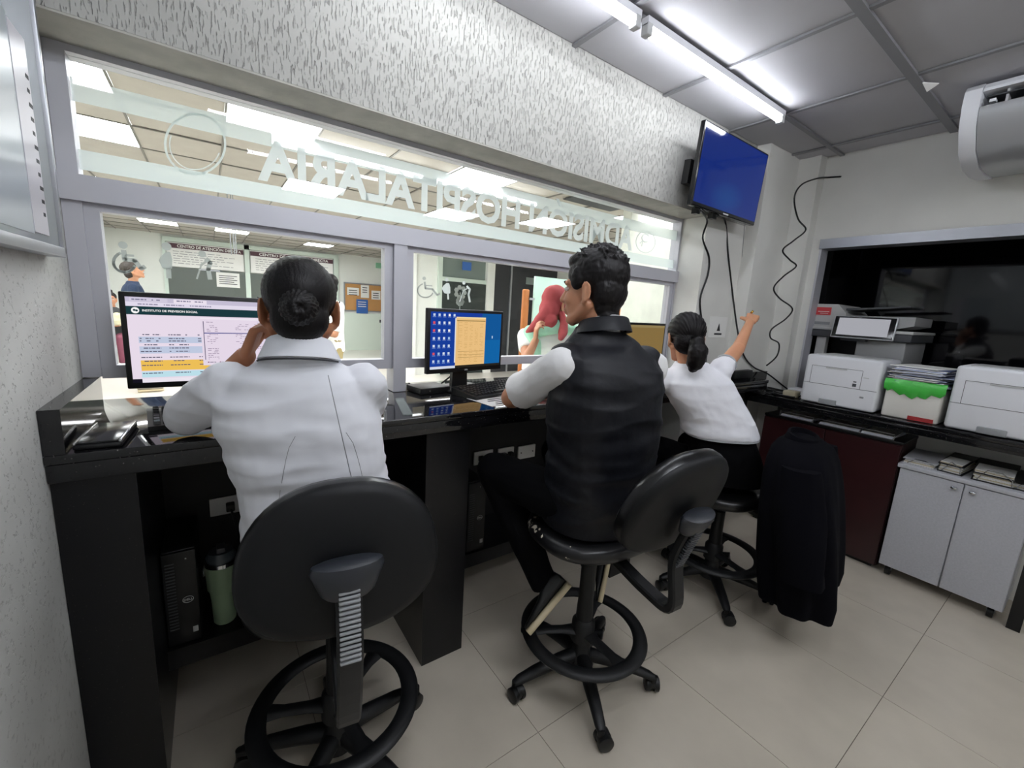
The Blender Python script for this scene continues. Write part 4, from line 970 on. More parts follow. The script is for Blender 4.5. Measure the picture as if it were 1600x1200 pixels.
# ------------------------------------------------------------------ jacket over the far chair
jk = empty('jacket', (2.46, -1.02, .2), label='dark navy jacket draped over the backrest of the farthest chair', cat='jacket')
JR = rotz(math.radians(12)); JC = V((2.402, -.732, 0)) + JR @ V((-.03, .055, 0))
def jring(z, a, b, cy_, cx_=0, w_=.0, n=96, ph=0, sq=.8):
    out = []
    for i in range(n):
        q = 2 * PI * i / n; cs, sn = math.cos(q), math.sin(q)
        k = w_ * (math.sin(q * 6 + 1.2 + z * 1.5 + ph) * .6 + math.sin(q * 11 + .4 + z * 2) * .3 + math.sin(q * 3 + 2) * .35)
        x = cx_ + a * math.copysign(abs(cs) ** sq, cs) + cs * k; y = cy_ + b * math.copysign(abs(sn) ** .9, sn) + sn * k
        out.append(JR @ V((x, y, z)) + JC)
    return out
# body of the jacket: shoulders at the top of the backrest, hem low and slanting
jb = MB(); R_ = []
for z, a, b_, cy_, cx_, w_ in ((.925, .03, .012, -.345, -.02, 0), (.922, .10, .045, -.35, -.02, 0), (.905, .175, .085, -.355, -.025, .004), (.875, .228, .108, -.365, -.03, .006), (.82, .258, .124, -.375, -.035, .009), (.74, .272, .134, -.385, -.04, .013), (.62, .276, .142, -.40, -.04, .018), (.48, .274, .148, -.415, -.035, .022), (.34, .266, .150, -.43, -.03, .026), (.22, .250, .146, -.445, -.03, .028), (.150, .225, .135, -.45, -.04, .028)):
    R_.append(jring(z, a, b_, cy_, cx_, w_))
for k, r in enumerate(R_):
    if k > 7:
        for p in r:
            l = (JR.inverted() @ (p - JC)); p.z += (k - 7) * .014 * (l.x / .26) + .006 * math.sin(l.x * 40)
for r_ in R_:
    for p in r_: p.z = .925 - (.925 - p.z) * .88
jb.rings(R_, M_JACKET); jb.wb('jacket_body', jk)
for sx, top, bot, nm in ((.215, .86, .27, 1), (-.265, .85, .40, -1)):
    sl = MB(); rs = []; n = 9
    for i in range(n + 1):
        t_ = i / n; z = top + (bot - top) * t_; r = .052 + .016 * math.sin(min(t_ * 1.4, 1) * PI * .6); cx_ = sx + nm * (.030 * math.sin(t_ * PI * .6)); cy_ = -.40 - .07 * t_
        rs.append([JR @ V((cx_ + r * math.cos(q) * (1 + .10 * math.sin(3 * q + t_ * 7)), cy_ + r * 1.25 * math.sin(q) * (1 + .08 * math.sin(4 * q + t_ * 5)), z)) + JC for q in [2 * PI * i2 / 28 for i2 in range(28)]])
    rs.append([JC + (p - JC) * 1.0 + V((0, 0, .03)) for p in rs[-1]]); sl.rings(rs[:-1], M_JACKET); sl.wb('jacket_sleeve', jk)
lp = MB(); lp.rings([[JR @ V((x + dx, y, z)) + JC for dx, y, z in ((-.03, -.495, .80), (.03, -.503, .80), (.045, -.545, .55), (.02, -.575, .30), (-.02, -.570, .30), (-.01, -.54, .55))] for x in (.02, .03)], M_JACKET); lp.wb('jacket_lapel', jk)
cl_ = MB(); cl_.rings([[JR @ V((a * math.cos(q), -.355 + b * math.sin(q), z + .012 * math.sin(q))) + JC for q in [2 * PI * i / 28 for i in range(28)]] for a, b, z in ((.128, .070, .895), (.112, .060, .938), (.098, .050, .940), (.09, .045, .915))], M_JACKET); cl_.wb('jacket_collar', jk)

# ------------------------------------------------------------------ television
tv = empty('television', (2.76, FY, 2.22), label='flat black television with a blue screen hung high beside the window', cat='television')
TL, TR, BL, BR = point(1104, 187, 1, -.362), point(1198, 237, 1, -.350), point(1086, 322, 1, -.338), point(1187, 340, 1, -.325)
TL = V((2.405, -.362, 2.425)); xa = V((1, .015, 0)).normalized(); ya = V((0, -.06, 1)).normalized(); WT, HT = .705, .412
FT = frame(TL - ya * HT, xa, ya)                                    # local x right, y up, z towards the room
MB().rbox(0, WT, 0, HT, -.03, 0, .006, M_BLACKG, FT).wb('bezel', tv)
MB().rbox(.06, WT - .06, .05, HT - .08, -.062, -.03, .01, M_BLACKM, FT).wb('back_housing', tv)
mscr = bpy.data.materials.new('tv_screen'); mscr.use_nodes = True; nt = mscr.node_tree; bb = nt.nodes['Principled BSDF']
bb.inputs['Base Color'].default_value = (0, 0, 0, 1); bb.inputs['Roughness'].default_value = .08
tc = nt.nodes.new('ShaderNodeTexCoord'); gr = nt.nodes.new('ShaderNodeTexGradient'); gr.gradient_type = 'SPHERICAL'; mp_ = nt.nodes.new('ShaderNodeMapping')
mp_.inputs['Location'].default_value = (-.55 * 2.2, -.38 * 2.2, 0); mp_.inputs['Scale'].default_value = (2.2, 2.2, 2.2)
nt.links.new(tc.outputs['Generated'], mp_.inputs[0]); nt.links.new(mp_.outputs[0], gr.inputs[0])
rp = nt.nodes.new('ShaderNodeValToRGB'); rp.color_ramp.elements[0].color = lin('122c7c'); rp.color_ramp.elements[1].color = lin('1d6cae'); nt.links.new(gr.outputs[0], rp.inputs[0])
nt.links.new(rp.outputs[0], bb.inputs['Emission Color']); bb.inputs['Emission Strength'].default_value = .85
scb = MB(); scb.box(.010, WT - .010, .022, HT - .010, -.001, .0008, mscr, FT); scb.wb('screen', tv)
MB().rbox(WT * .46, WT * .54, .006, .014, 0, .001, .0003, M_LGREYP, FT, 1).wb('logo_plate', tv)
MB().box(.02, .10, .12, .24, -.10, -.062, M_BLACK, FT).wb('wall_bracket', tv); MB().box(.60, .68, .12, .24, -.13, -.062, M_BLACK, FT).wb('wall_bracket', tv)
MB().box(.10, .60, .15, .19, -.16, -.062, M_BLACK, FT).wb('wall_bracket', tv); 
MB().box(.08, .115, -.028, 0, -.045, -.015, M_BLACK, FT).wb('cable_plug', tv); MB().box(.245, .29, -.028, 0, -.045, -.015, M_BLACK, FT).wb('cable_plug', tv)
def cable(label, pts, r=.005, cat='cable', m_=None):
    o = MB().tube(smooth_path(pts, 6), r, m_ or M_BLACK, 8).build('cable'); return tag(o, label, cat)
cable('left black cable hanging from the television down the wall', [V((2.50, -.335, 2.0)), point(1105, 345, 1, -.205), point(1098, 372, 1, -.197), point(1108, 402, 1, -.197), point(1106, 430, 1, -.197), point(1094, 468, 1, -.197), point(1098, 512, 1, -.197), point(1099, 545, 1, -.2), V((2.97, -.205, 1.04))], .0055)
cable('right black cable hanging from the television to the side counter', [V((2.67, -.33, 2.0)), point(1133, 345, 1, -.197), point(1138, 400, 1, -.197), point(1146, 470, 1, -.2), point(1153, 520, 1, -.286), point(1162, 555, 1, -.29), point(1178, 574, 1, -.29), V((3.60, -.34, 1.05)), V((3.70, -.44, .955)), V((3.62, -.55, .936))], .0055)
cable('wavy black cable hanging on the corner column beside the dark window', [point(1314, 276, 0, RX - .008), point(1296, 277, 0, RX - .01), point(1276, 279, 1, -.418), point(1252, 289, 1, -.416), point(1241, 310, 1, -.416), point(1247, 342, 1, -.416), point(1259, 359, 1, -.416), point(1240, 376, 1, -.418), point(1223, 391, 1, -.416), point(1234, 406, 1, -.416), point(1244, 416, 1, -.418), point(1224, 432, 1, -.416), point(1209, 450, 1, -.416), point(1218, 466, 1, -.416), point(1238, 482, 1, -.416), point(1228, 498, 1, -.416), point(1206, 514, 1, -.416), point(1204, 528, 1, -.416), point(1217, 537, 1, -.416), point(1214, 556, 1, -.416), point(1198, 571, 1, -.416)], .005)
tag(MB().tube([point(1164, 345, 1, -.195), point(1158, 420, 1, -.195), point(1148, 500, 1, -.195)], .0018, M_GREYP, 6).build('cable'), 'thin grey wire on the wall right of the television cables', 'cable')

# ------------------------------------------------------------------ air conditioner
ac = empty('air_conditioner', (3.6, -1.6, 2.3), label='white wall air conditioner with an open louvre under the ceiling at the right', cat='air conditioner')
prof = [(3.76, 2.535), (3.22, 2.535), (3.165, 2.525), (3.14, 2.50), (3.138, 2.44), (3.17, 2.35), (3.26, 2.265), (3.40, 2.225), (3.56, 2.225), (3.76, 2.25)]
def acpoly(y, s=1.0): return [V((3.76 + (x - 3.76) * s, y, 2.40 + (z - 2.40) * s)) for x, z in prof]
MB().rings([acpoly(-1.175, .985), acpoly(-1.168, .995), acpoly(-1.160, 1.0) if False else acpoly(-1.185, 1.0), acpoly(-1.225, 1.0)], M_WHITEP, smooth=True).wb('end_cap', ac)
up_ = [(3.76, 2.53), (3.22, 2.53), (3.165, 2.52), (3.145, 2.497), (3.145, 2.485), (3.20, 2.485), (3.76, 2.49)]
MB().prism([V((x, -1.227, z)) for x, z in up_], (0, -.95, 0), M_WHITEP).wb('top_casing', ac)
lo_ = [(3.150, 2.425), (3.148, 2.40), (3.175, 2.35), (3.262, 2.270), (3.40, 2.232), (3.56, 2.232), (3.76, 2.255), (3.76, 2.44), (3.35, 2.40)]
MB().prism([V((x, -1.227, z)) for x, z in lo_], (0, -.95, 0), mat('silver_white_plastic', 'b9babd', .25, metal=.3), True).wb('front_panel', ac)
MB().box(3.30, 3.76, -2.17, -1.23, 2.40, 2.487, mat('dark_slot', '140d10', .7)).wb('louvre_slot', ac)
MB().box(3.165, 3.25, -2.17, -1.24, 2.463, 2.468, M_DGREYP, None).wb('louvre_vane', ac)
for y in (-1.30, -1.45, -1.62): MB().box(3.18, 3.24, y - .004, y + .004, 2.43, 2.485, M_LGREYP).wb('louvre_fin', ac)
MB().box(3.16, 3.2, -1.27, -1.25, 2.44, 2.452, M_WHITEP).wb('vane_clip', ac)
MB().box(3.76, 3.785, -2.1, -1.25, 2.27, 2.5, M_DGREYP).wb('wall_plate', ac)

# ------------------------------------------------------------------ framed board on the left wall
wb_ = empty('wall_board', (LX, -.7, 1.5), label='glossy white-framed notice board on the left wall, cut by the picture edge', cat='notice board')
MB().rbox(LX + .001, -.016, -1.30, -.225, 1.500, 2.34, .003, mat('glossy_board', 'c3c9cb', .08), None, 2).wb('board_face', wb_)
for (y0, y1, z0, z1) in ((-.232, -.218, 1.485, 2.34), (-1.30, -.218, 1.478, 1.502)): MB().rbox(LX + .001, -.008, y0, y1, z0, z1, .003, M_ALU, None, 2).wb('board_frame', wb_)
MB().box(-.016, -.0145, -.70, -.42, 1.515, 1.93, mat('grey_sheet', 'a9b1b8', .3)).wb('paper_sheet', wb_, label='large grey sheet on the board')
MB().box(-.016, -.0135, -.42, -.32, 1.520, 1.92, mat('pinkish_sheet', 'c9c6ce', .4)).wb('paper_sheet', wb_, label='narrow printed sheet on the board')
lt = MB()
for k in range(11): lt.box(-.0135, -.013, -.345, -.33 + .004 * (k % 3), 1.56 + k * .028, 1.568 + k * .028, M_INK)
lt.wb('print_lines', wb_, kind='stuff')

# ------------------------------------------------------------------ monitors
def monitor(TLp, xdir, W, H, label, tilt=-.04):
    t = empty('monitor', V(TLp) + V(xdir).normalized() * W / 2 - V((0, 0, TLp[2] - CT)), label=label, cat='monitor')
    xa = V(xdir).normalized(); ya = V((0, tilt, 1)).normalized(); F = frame(V(TLp) - ya * H, xa, ya); F_ = F
    MB().rbox(0, W, 0, H, -.022, 0, .004, M_BLACK, F).wb('bezel', t)
    MB().rbox(.05, W - .05, .05, H - .05, -.048, -.022, .01, M_BLACKM, F).wb('back_cover', t)
    b = MB(); c = F @ V((W / 2, H * .45, -.058)); base = V((c.x, c.y, CT))
    back = V((-(F.to_3x3() @ V((0, 0, 1))).x, -(F.to_3x3() @ V((0, 0, 1))).y, 0)).normalized(); side = back.cross(V((0, 0, 1)))
    def q(s, d, z): return base + side * s + back * d + V((0, 0, z))
    b.prism([q(-.045, -.01, .008), q(.045, -.01, .008), q(.034, -.01, c.z - CT + .05), q(-.034, -.01, c.z - CT + .05)], back * .02, M_BLACK); b.wb('neck', t)
    b = MB(); b.rings([[base + side * .115 * s * math.copysign(abs(math.cos(a)) ** .5, math.cos(a)) + back * (.085 * s * math.copysign(abs(math.sin(a)) ** .5, math.sin(a)) - .02) + V((0, 0, z)) for a in [2 * PI * i / 32 for i in range(32)]] for s, z in ((1, .0005), (1, .006), (.96, .011))], M_BLACK); b.wb('stand_base', t)
    return t, F
def panel(F, W, H, bz, items, t, base, e=1.0):
    "screen made of lit rectangles: items (u0,v0,u1,v1,colour), v down, 0..1 over the lit area"
    L_, R_, T_, B_ = bz; sw_, sh_ = W - L_ - R_, H - T_ - B_
    b = MB(); b.box(L_, W - R_, B_, H - T_, -.001, .0006, emat('lit_' + base, base, e), F); s = b.wb('screen', t)
    b = MB(); z = .0006
    for k, (u0, v0, u1, v1, c) in enumerate(items):
        z += .000006; b.box(L_ + u0 * sw_, L_ + u1 * sw_, B_ + (1 - v1) * sh_, B_ + (1 - v0) * sh_, z, z + .0003, emat('lit_' + c, c, e), F)
    b.wb('screen_content', s, kind='stuff'); return s, (L_, B_, sw_, sh_)
random.seed(11)
def scribble(u0, u1, v, h, c, it, dens=.75):
    u = u0
    while u < u1:
        d = random.uniform(.006, .022)
        if random.random() < dens: it.append((u, v, min(u + d, u1), v + h, c))
        u += d + .004
m1, F1 = monitor(V((.067, -.125, 1.402)), (1, .0, 0), .502, .283, 'large monitor in front of the woman in the white coat showing a web form', .0)
it = [(0, 0, 1, .055, 'c9c2d8'), (.02, .008, .20, .05, 'd6cfe2'), (.23, .008, .40, .055, 'efe6f2'), (0, .055, 1, .105, 'e6dff0'), (0, .105, 1, .20, '1d3b40')]
scribble(.03, .19, .02, .015, '8a86a0', it); scribble(.245, .38, .02, .015, '8a86a0', it); scribble(.03, .45, .072, .014, '9a94ac', it)
for (v, h, c) in ((.455, .075, 'c3cde4'), (.57, .085, 'c3cde4'), (.735, .125, 'f2c35a'), (.87, .07, 'bfe3ee')): it.append((.045, v, .62, v + h, c))
for v in (.425, .47, .50, .545, .585, .625, .695, .74, .79, .885): 
    for u in (.05, .19, .34): scribble(u, u + .10, v, .011, '5d5a70', it, .8)
it.append((.36, .215, .80, .81, 'e9dcec')); it.append((.36, .215, .80, .235, 'f2eaf4')); it.append((.375, .40, .79, .410, '3b3f8a')); it.append((.372, .26, .376, .74, '5a5470'))
for k in range(22):
    v = .265 + k * .022
    if abs(v - .405) < .012: continue
    for u, e_ in ((.39, .06), (.55, .10), (.66, .05)): 
        if random.random() < .8: scribble(u, u + e_, v, .007, 'a08fa8', it, .6)
for u in (.385, .45, .52): it.append((u, .765, u + .008, .778, '803a6a')); scribble(u + .012, u + .045, .768, .009, '6d6780', it)
it += [(.0, .955, 1, 1, 'efe9f3'), (0, .955, .045, 1, '161420'), (.355, .945, 1, .985, '1a1830')]
for k in range(12): it.append((.37 + k * .034, .953, .385 + k * .034, .972, ('e8e8f0', 'd0a060', '80b0e0')[k % 3]))
s1, (aL, aB, aw, ah) = panel(F1, .502, .283, (.014, .014, .014, .018), it, m1, 'ecdfee', .95)
MATW = emat('lit_white', 'f4f4f4', 1.0)
wtext('INSTITUTO DE PREVISION SOCIAL', .0085, MATW, F1 @ Matrix.Translation((aL + .035, aB + ah * .838, .0012)), s1, extrude=.0001, bold=.0002)
b = MB(); b.cyl(F1 @ V((aL + .02, aB + ah * .848, .0008)), F1 @ V((aL + .02, aB + ah * .848, .0012)), .009, MATW, 20); b.cyl(F1 @ V((aL + .018, aB + ah * .851, .0012)), F1 @ V((aL + .018, aB + ah * .851, .0014)), .003, emat('lit_1d3b40', '1d3b40', .95), 10); b.cyl(F1 @ V((aL + .023, aB + ah * .846, .0012)), F1 @ V((aL + .023, aB + ah * .846, .0014)), .003, MATS['lit_1d3b40'], 10); b.wb('emblem', s1)
def desk_screen(Fm, W, H, t, tan_only=False):
    it = []
    if not tan_only:
        it += [(.68, 0, 1, .5, '15589a'), (.70, .5, 1, .97, '1465a8'), (.30, 0, .7, .06, '1d3fa0')]
        for r in range(7):
            for c_ in range(4 + (r == 0)):
                u = .03 + c_ * .065; v = .03 + r * .135; col = random.choice(['d9e3f4', 'c9d8f0', 'e05560' if c_ == 0 else 'f2f2f6', '9fc0e8']); it.append((u, v, u + .026, v + .042, col)); it.append((u - .006, v + .052, u + .034, v + .060, '8fa6dc'))
        it += [(.0, .955, .33, 1, 'd5dcec'), (.33, .955, 1, 1, '27241f'), (.315, .10, .33, .90, 'dfe3ea'), (.33, .075, .755, .955, 'edc283'), (.33, .075, .755, .10, 'f5dca6'), (.34, .135, .75, .15, '7d6a3c'), (.36, .15, .362, .68, '9a7c46')]
        it += [(.86, .42, .875, .47, 'b9d4ee')]; x0, x1 = .36, .74
    else:
        it += [(0, 0, 1, .06, 'c8b078'), (.0, .93, 1, 1, '3a3222')]; x0, x1 = .05, .95
    for k in range(26): 
        v = .17 + k * .029
        for j in range(5): 
            u = x0 + (x1 - x0) * j / 5 + .01
            if random.random() < .75: scribble(u, u + (x1 - x0) * .12, v, .006, 'c59a58', it, .7)
    for v in (.70, .76, .81): it.append((x0, v, x1, v + .006, '9a7c46'))
    if tan_only: it = [(a_, b_, c_, d_, 'dim_' + e_) for a_, b_, c_, d_, e_ in it]
    return panel(Fm, W, H, (.014, .014, .014, .020), it, t, '1a3f9c' if not tan_only else 'dim_b8995e', .95)
q0 = point(669, 481, 1, -.115); q1 = point(787, 487, 1, -.045); q2 = point(674, 585, 1, -.115)
W2_ = (V((q1.x, q1.y, 0)) - V((q0.x, q0.y, 0))).length; H2_ = q0.z - q2.z
m2, F2 = monitor(q0, (q1.x - q0.x, q1.y - q0.y, 0), W2_, H2_, 'small monitor by the mullion with blue desktop icons and a tan window', .0)
desk_screen(F2, W2_, H2_, m2)
wtext('DELL', .009, M_LGREYP, F2 @ Matrix.Translation((W2_ * .47, .006, .0006)), m2, extrude=.0001, bold=.0002)
m3, F3 = monitor(V((2.215, -.10, 1.375)), (1, .05, 0), .47, .275, 'monitor with a tan screen between the man and the far woman', .0)
desk_screen(F3, .47, .275, m3, True)
cable('front black cable curving down from the large monitor to the counter', [V((.235, -.10, 1.15)), V((.222, -.085, 1.12)), V((.192, -.08, 1.085)), V((.165, -.08, 1.05)), V((.16, -.06, CT + .007))], .006)
cable('rear black cable curving down from the large monitor to the counter', [V((.30, -.06, 1.12)), V((.25, -.05, 1.09)), V((.195, -.06, 1.065)), V((.180, -.07, 1.045)), V((.185, -.04, CT + .007))], .005)
cable('black cable behind the small monitor stand', [V((1.22, -.02, 1.12)), V((1.14, -.01, 1.06)), V((1.09, -.04, 1.041)), V((1.13, -.07, 1.04))], .004)

# ------------------------------------------------------------------ keyboards, phone, small items on the counter
def keyboard(loc, rz, label, light=False):
    t = empty('keyboard', loc, rz, label, 'keyboard'); b = MB()
    b.add([V(p) for p in ((-.22, -.075, .0), (.22, -.075, .0), (.22, .075, .0), (-.22, .075, .0), (-.22, -.075, .012), (.22, -.075, .012), (.22, .075, .030), (-.22, .075, .030))], [(0, 3, 2, 1), (4, 5, 6, 7), (0, 1, 5, 4), (1, 2, 6, 5), (2, 3, 7, 6), (3, 0, 4, 7)], M_BLACK); b.build('key_tray', t)
    b = MB()
    for r in range(6):
        y = -.062 + r * .0225; x = -.208
        while x < .20:
            wd = .0165 if not (r == 0 and -.10 < x < -.0) else .11; z = .012 + (y + .075) * .12
            b.add([V(p) for p in ((x, y, z), (x + wd, y, z), (x + wd, y + .0165, z + .002), (x, y + .0165, z + .002), (x + .002, y + .002, z + .008), (x + wd - .002, y + .002, z + .008), (x + wd - .002, y + .0145, z + .010), (x + .002, y + .0145, z + .010))], [(4, 5, 6, 7), (0, 1, 5, 4), (1, 2, 6, 5), (2, 3, 7, 6), (3, 0, 4, 7)], M_BLACKG if light else M_BLACKM); x += wd + .0035
    b.build('keys', t, kind='stuff'); return t
keyboard((.335, -.215, CT + .001), .10, 'black keyboard half hidden under the white coat sleeve', True)
keyboard((1.345, -.165, CT + .001), math.radians(16), 'black keyboard in front of the small monitor')
ph = empty('tablet', (0, -.32, CT), label='black glass tablet with silver edges lying at the left end of the counter', cat='tablet')
FP = frame(V((-.004, -.425, CT + .001)), (1, 0.04, 0), (.04, 1, 0)); FP = frame(V((.0, -.428, CT + .001)), (1, -.05, 0), (.05, 1, 0))
MB().rbox(0, .086, 0, .19, 0, .012, .004, M_BLACKM, FP).wb('case', ph); MB().rbox(.003, .083, .004, .186, .012, .017, .002, M_BLACKG, FP).wb('glass_face', ph)
MB().rbox(.000, .006, .0, .19, .012, .019, .002, M_CHROME, FP).wb('silver_edge', ph); MB().rbox(.080, .087, .0, .19, .012, .019, .002, M_CHROME, FP).wb('silver_edge', ph)
tag(MB().rbox(-.0, .034, 0, .25, 0, .006, .002, glassmat('acrylic', (.9, .92, .92), opac=.25), frame(V((.80, -.405, CT + .001)), (1, -.25, 0), (.25, 1, 0))).build('acrylic_strip'), 'clear acrylic strip lying on the counter by the mullion', 'ruler')
bx_ = empty('adapter_box', (1.07, -.05, CT), label='flat black box with a screw left of the small monitor stand', cat='box')
FB = frame(V((.985, -.125, CT + .001)), (1, .15, 0), (-.15, 1, 0)); MB().rbox(0, .15, 0, .12, 0, .026, .003, M_BLACK, FB).wb('housing', bx_); MB().cyl(FB @ V((.045, -.001, .014)), FB @ V((.045, .002, .014)), .004, M_CHROME, 12).wb('screw', bx_)
ps = empty('printed_sheet', (1.33, -.35, CT), label='printed white sheet on the counter beside the elbow of the man', cat='paper sheet')
FS = frame(V((1.15, -.345, CT + .001)), (1, .12, 0), (-.12, 1, 0)); MB().box(0, .26, -.07, .10, 0, .001, M_PAPER, FS).wb('sheet', ps)
b = MB()
for k in range(5): b.box(.04 + .02 * (k % 2), .16, -.05 + k * .026, -.038 + k * .026, .001, .0013, M_INK, FS)
b.wb('print_lines', ps, kind='stuff')
pn = empty('desk_phone', (2.86, -.26, CT), label='black desk phone set on the counter below the small wall notice', cat='phone')
MB().rbox(2.80, 2.96, -.30, -.20, CT + .001, CT + .05, .01, M_BLACK).wb('base_unit', pn); MB().rbox(2.80, 2.95, -.235, -.205, CT + .05, CT + .20, .008, M_BLACK).wb('keypad_panel', pn); MB().rbox(2.805, 2.845, -.262, -.236, CT + .055, CT + .215, .012, M_BLACKG).wb('handset', pn)
ws_ = empty('wall_notice', (3.12, FY, 1.37), label='small white notice with a black triangle on the wall under the television', cat='notice')
MB().box(2.995, 3.205, FY - .004, FY - .001, 1.30, 1.44, M_PAPER).wb('sheet', ws_)
MB().prism([(3.085, FY - .006, 1.345), (3.125, FY - .006, 1.345), (3.105, FY - .006, 1.395)], (0, .002, 0), M_INK).wb('triangle_mark', ws_); MB().box(3.06, 3.15, FY - .006, FY - .004, 1.318, 1.330, M_INK).wb('caption_bar', ws_)

# ------------------------------------------------------------------ under the counter
def tower(x0, x1, y0, y1, z0, z1, label, full=True):
    t = empty('computer_tower', ((x0 + x1) / 2, (y0 + y1) / 2, z0), label=label, cat='computer')
    MB().rbox(x0, x1, y0 + .012, y1, z0, z1, .004, M_BLACKM).wb('case', t); MB().rbox(x0, x1, y0, y0 + .014, z0 + .003, z1 - .003, .003, M_BLACK).wb('front_panel', t)
    b = MB(); n = 22
    for k in range(n): b.box(x0 + .008, x0 + (x1 - x0) * .36, y0 - .001, y0 + .001, z0 + .06 + k * .011, z0 + .064 + k * .011, M_DGREYP)
    b.wb('grille', t, kind='stuff')
    lg = MB(); c = V((x0 + (x1 - x0) * .68, y0 - .0015, z0 + (z1 - z0) * .48)); rg = [c + V((.014 * math.cos(a), 0, .011 * math.sin(a))) for a in [2 * PI * i / 24 for i in range(25)]]
    lg.tube(rg, .0009, M_LGREYP, 6); lg.wb('logo_ring', t); wtext('DELL', .0105, M_LGREYP, frame(c + V((-.0115, -.0005, -.0035)), (1, 0, 0), (0, 0, 1)), t, extrude=.0002, bold=.0003)
    MB().box(x0 + (x1 - x0) * .75, x1 - .008, y0 - .001, y0 + .001, z0 + .035, z0 + .055, M_LGREYP).wb('case_sticker', t); MB().box(x0 + .06, x0 + .064, y0 - .001, y0 + .001, z1 - .03, z1 - .026, M_LGREYP).wb('power_light', t)
tower(.108, .196, -.185, .07, .269, .60, 'black computer tower on the low shelf beside the green bottle')
tower(1.20, 1.295, -.19, .07, .269, .62, 'black computer tower right of the middle granite pier')
bt = empty('insulated_bottle', (.262, -.12, .268), label='pale green insulated bottle with a grey lid on the low shelf', cat='bottle')
M_MINT = mat('pale_green_enamel', '93ab8c', .35)
TB = Matrix.Translation((.262, -.12, .269))
MB().lathe([(.0, .0), (.030, .0), (.034, .006), (.037, .09), (.040, .12), (.0405, .125), (.046, .135), (.048, .20), (.048, .222), (0, .222)], M_MINT, 36, TB).wb('bottle_body', bt)
MB().lathe([(.046, .222), (.0485, .224), (.0485, .236), (.046, .238), (0, .239)], M_CHROME, 36, TB).wb('steel_rim', bt)
MB().lathe([(.043, .238), (.046, .242), (.045, .258), (.036, .270), (0, .272)], mat('smoky_lid', '4a5156', .25), 36, TB).wb('lid', bt)
MB().rbox(.25, .275, -.145, -.10, .538, .556, .004, M_DGREYP).wb('lid_spout', bt)
MB().tube(smooth_path([TB @ V((-.046, 0, .232)), TB @ V((-.052, -.01, .21)), TB @ V((-.050, -.012, .195))], 4), .004, M_CHROME, 8).wb('handle_loop', bt)
def socket(x0, x1, z0, z1, label, plugs):
    t = empty('wall_socket', ((x0 + x1) / 2, .09, z0), label=label, cat='socket'); MB().rbox(x0, x1, .078, .0895, z0, z1, .003, M_PAPER).wb('plate', t)
    for k, x in enumerate(plugs): 
        MB().rbox(x - .014, x + .014, .045, .078, (z0 + z1) / 2 - .014, (z0 + z1) / 2 + .014, .004, M_BLACK).wb('plug', t)
        MB().tube(smooth_path([V((x, .05, (z0 + z1) / 2)), V((x + .01, .03, z0 - .01)), V((x + .02, .05, z0 - .12)), V((x + .0, .06, z0 - .28))], 5), .004, M_BLACK, 6).wb('plug_cord', t)
    if not plugs:
        for x in (x0 + .02, x1 - .02): MB().cyl((x, .076, (z0 + z1) / 2), (x, .079, (z0 + z1) / 2), .004, M_BLACK, 10).wb('screw', t)
socket(1.380, 1.500, .580, .655, 'white socket plate with one plug, left of three under the counter', [1.42])
socket(1.535, 1.640, .575, .650, 'white socket plate with two black plugs, middle of three under the counter', [1.565, 1.61])
socket(1.672, 1.795, .565, .642, 'blank white plate with two screws, right of three under the counter', [])
socket(.235, .36, .575, .645, 'socket plate in the dark above the green bottle', [.30])

# ------------------------------------------------------------------ printers and side counter things
SZ = .9305
def laser(y0, y1, z1, label, dz=0):
    t = empty('printer', (3.6, (y0 + y1) / 2, SZ), label=label, cat='printer', group='white laser printers on the side counter')
    xf = 3.405; W_ = y0 - y1
    MB().rbox(xf, 3.775, y1, y0, SZ + .004, z1, .016, M_WHITEP).wb('case', t)
    MB().rbox(xf + .05, 3.72, y1 + .04, y0 - .04, z1 - .004, z1 + .004, .003, M_LGREYP).wb('output_tray', t)
    gx = xf - .0006; zs = SZ + (z1 - SZ) * .42; zt = SZ + (z1 - SZ) * .78
    b = MB(); g = M_DGREYP
    b.box(gx, xf + .001, y1 + .004, y0 - .004, zs - .0012, zs + .0012, g); b.box(gx, xf + .001, y1 + W_ * .22, y0 - W_ * .10, zt - .001, zt + .001, g)
    b.box(gx, xf + .001, y0 - W_ * .10 - .001, y0 - W_ * .10 + .001, zs, zt, g); b.box(gx, xf + .001, y1 + W_ * .22 - .001, y1 + W_ * .22 + .001, zs, zt, g)
    b.wb('panel_gaps', t, label='thin dark gaps between the front panels')
    MB().rbox(xf - .003, xf + .002, y0 - W_ * .30, y0 - W_ * .58, zt - .008, zt - .002, .001, M_LGREYP).wb('flap_handle', t)
    MB().rbox(xf - .010, xf + .01, y0 - W_ * .52, y0 - W_ * .28, SZ + .006, SZ + .040, .004, M_GREYP).wb('tray_handle', t, label='grey tray handle')
    MB().box(gx - .0004, xf + .001, y1 + W_ * .27, y1 + W_ * .32, zs + .012, zs + .030, M_DGREYP).wb('button_mark', t); MB().box(gx - .0004, xf + .001, y1 + W_ * .275, y1 + W_ * .315, zs + .038, zs + .044, M_DGREYP).wb('button_mark', t)
    MB().box(gx - .0004, xf + .001, y1 + W_ * .15, y1 + W_ * .20, zs - .05, zs - .04, M_GREYP).wb('printed_mark', t); MB().box(gx - .0004, xf + .001, y1 + W_ * .13, y1 + W_ * .20, zs + .07, zs + .074, M_LGREYP).wb('printed_mark', t)
    return t
laser(-.640, -1.025, 1.240, 'white laser printer beside the wavy cable, in front of the multifunction copier')
laser(-1.318, -1.745, 1.262, 'white laser printer at the right picture edge, right of the paper pile')
cb_ = empty('paper_carton', (3.58, -1.17, SZ), label='white paper carton with a red label under the pile of papers', cat='carton')
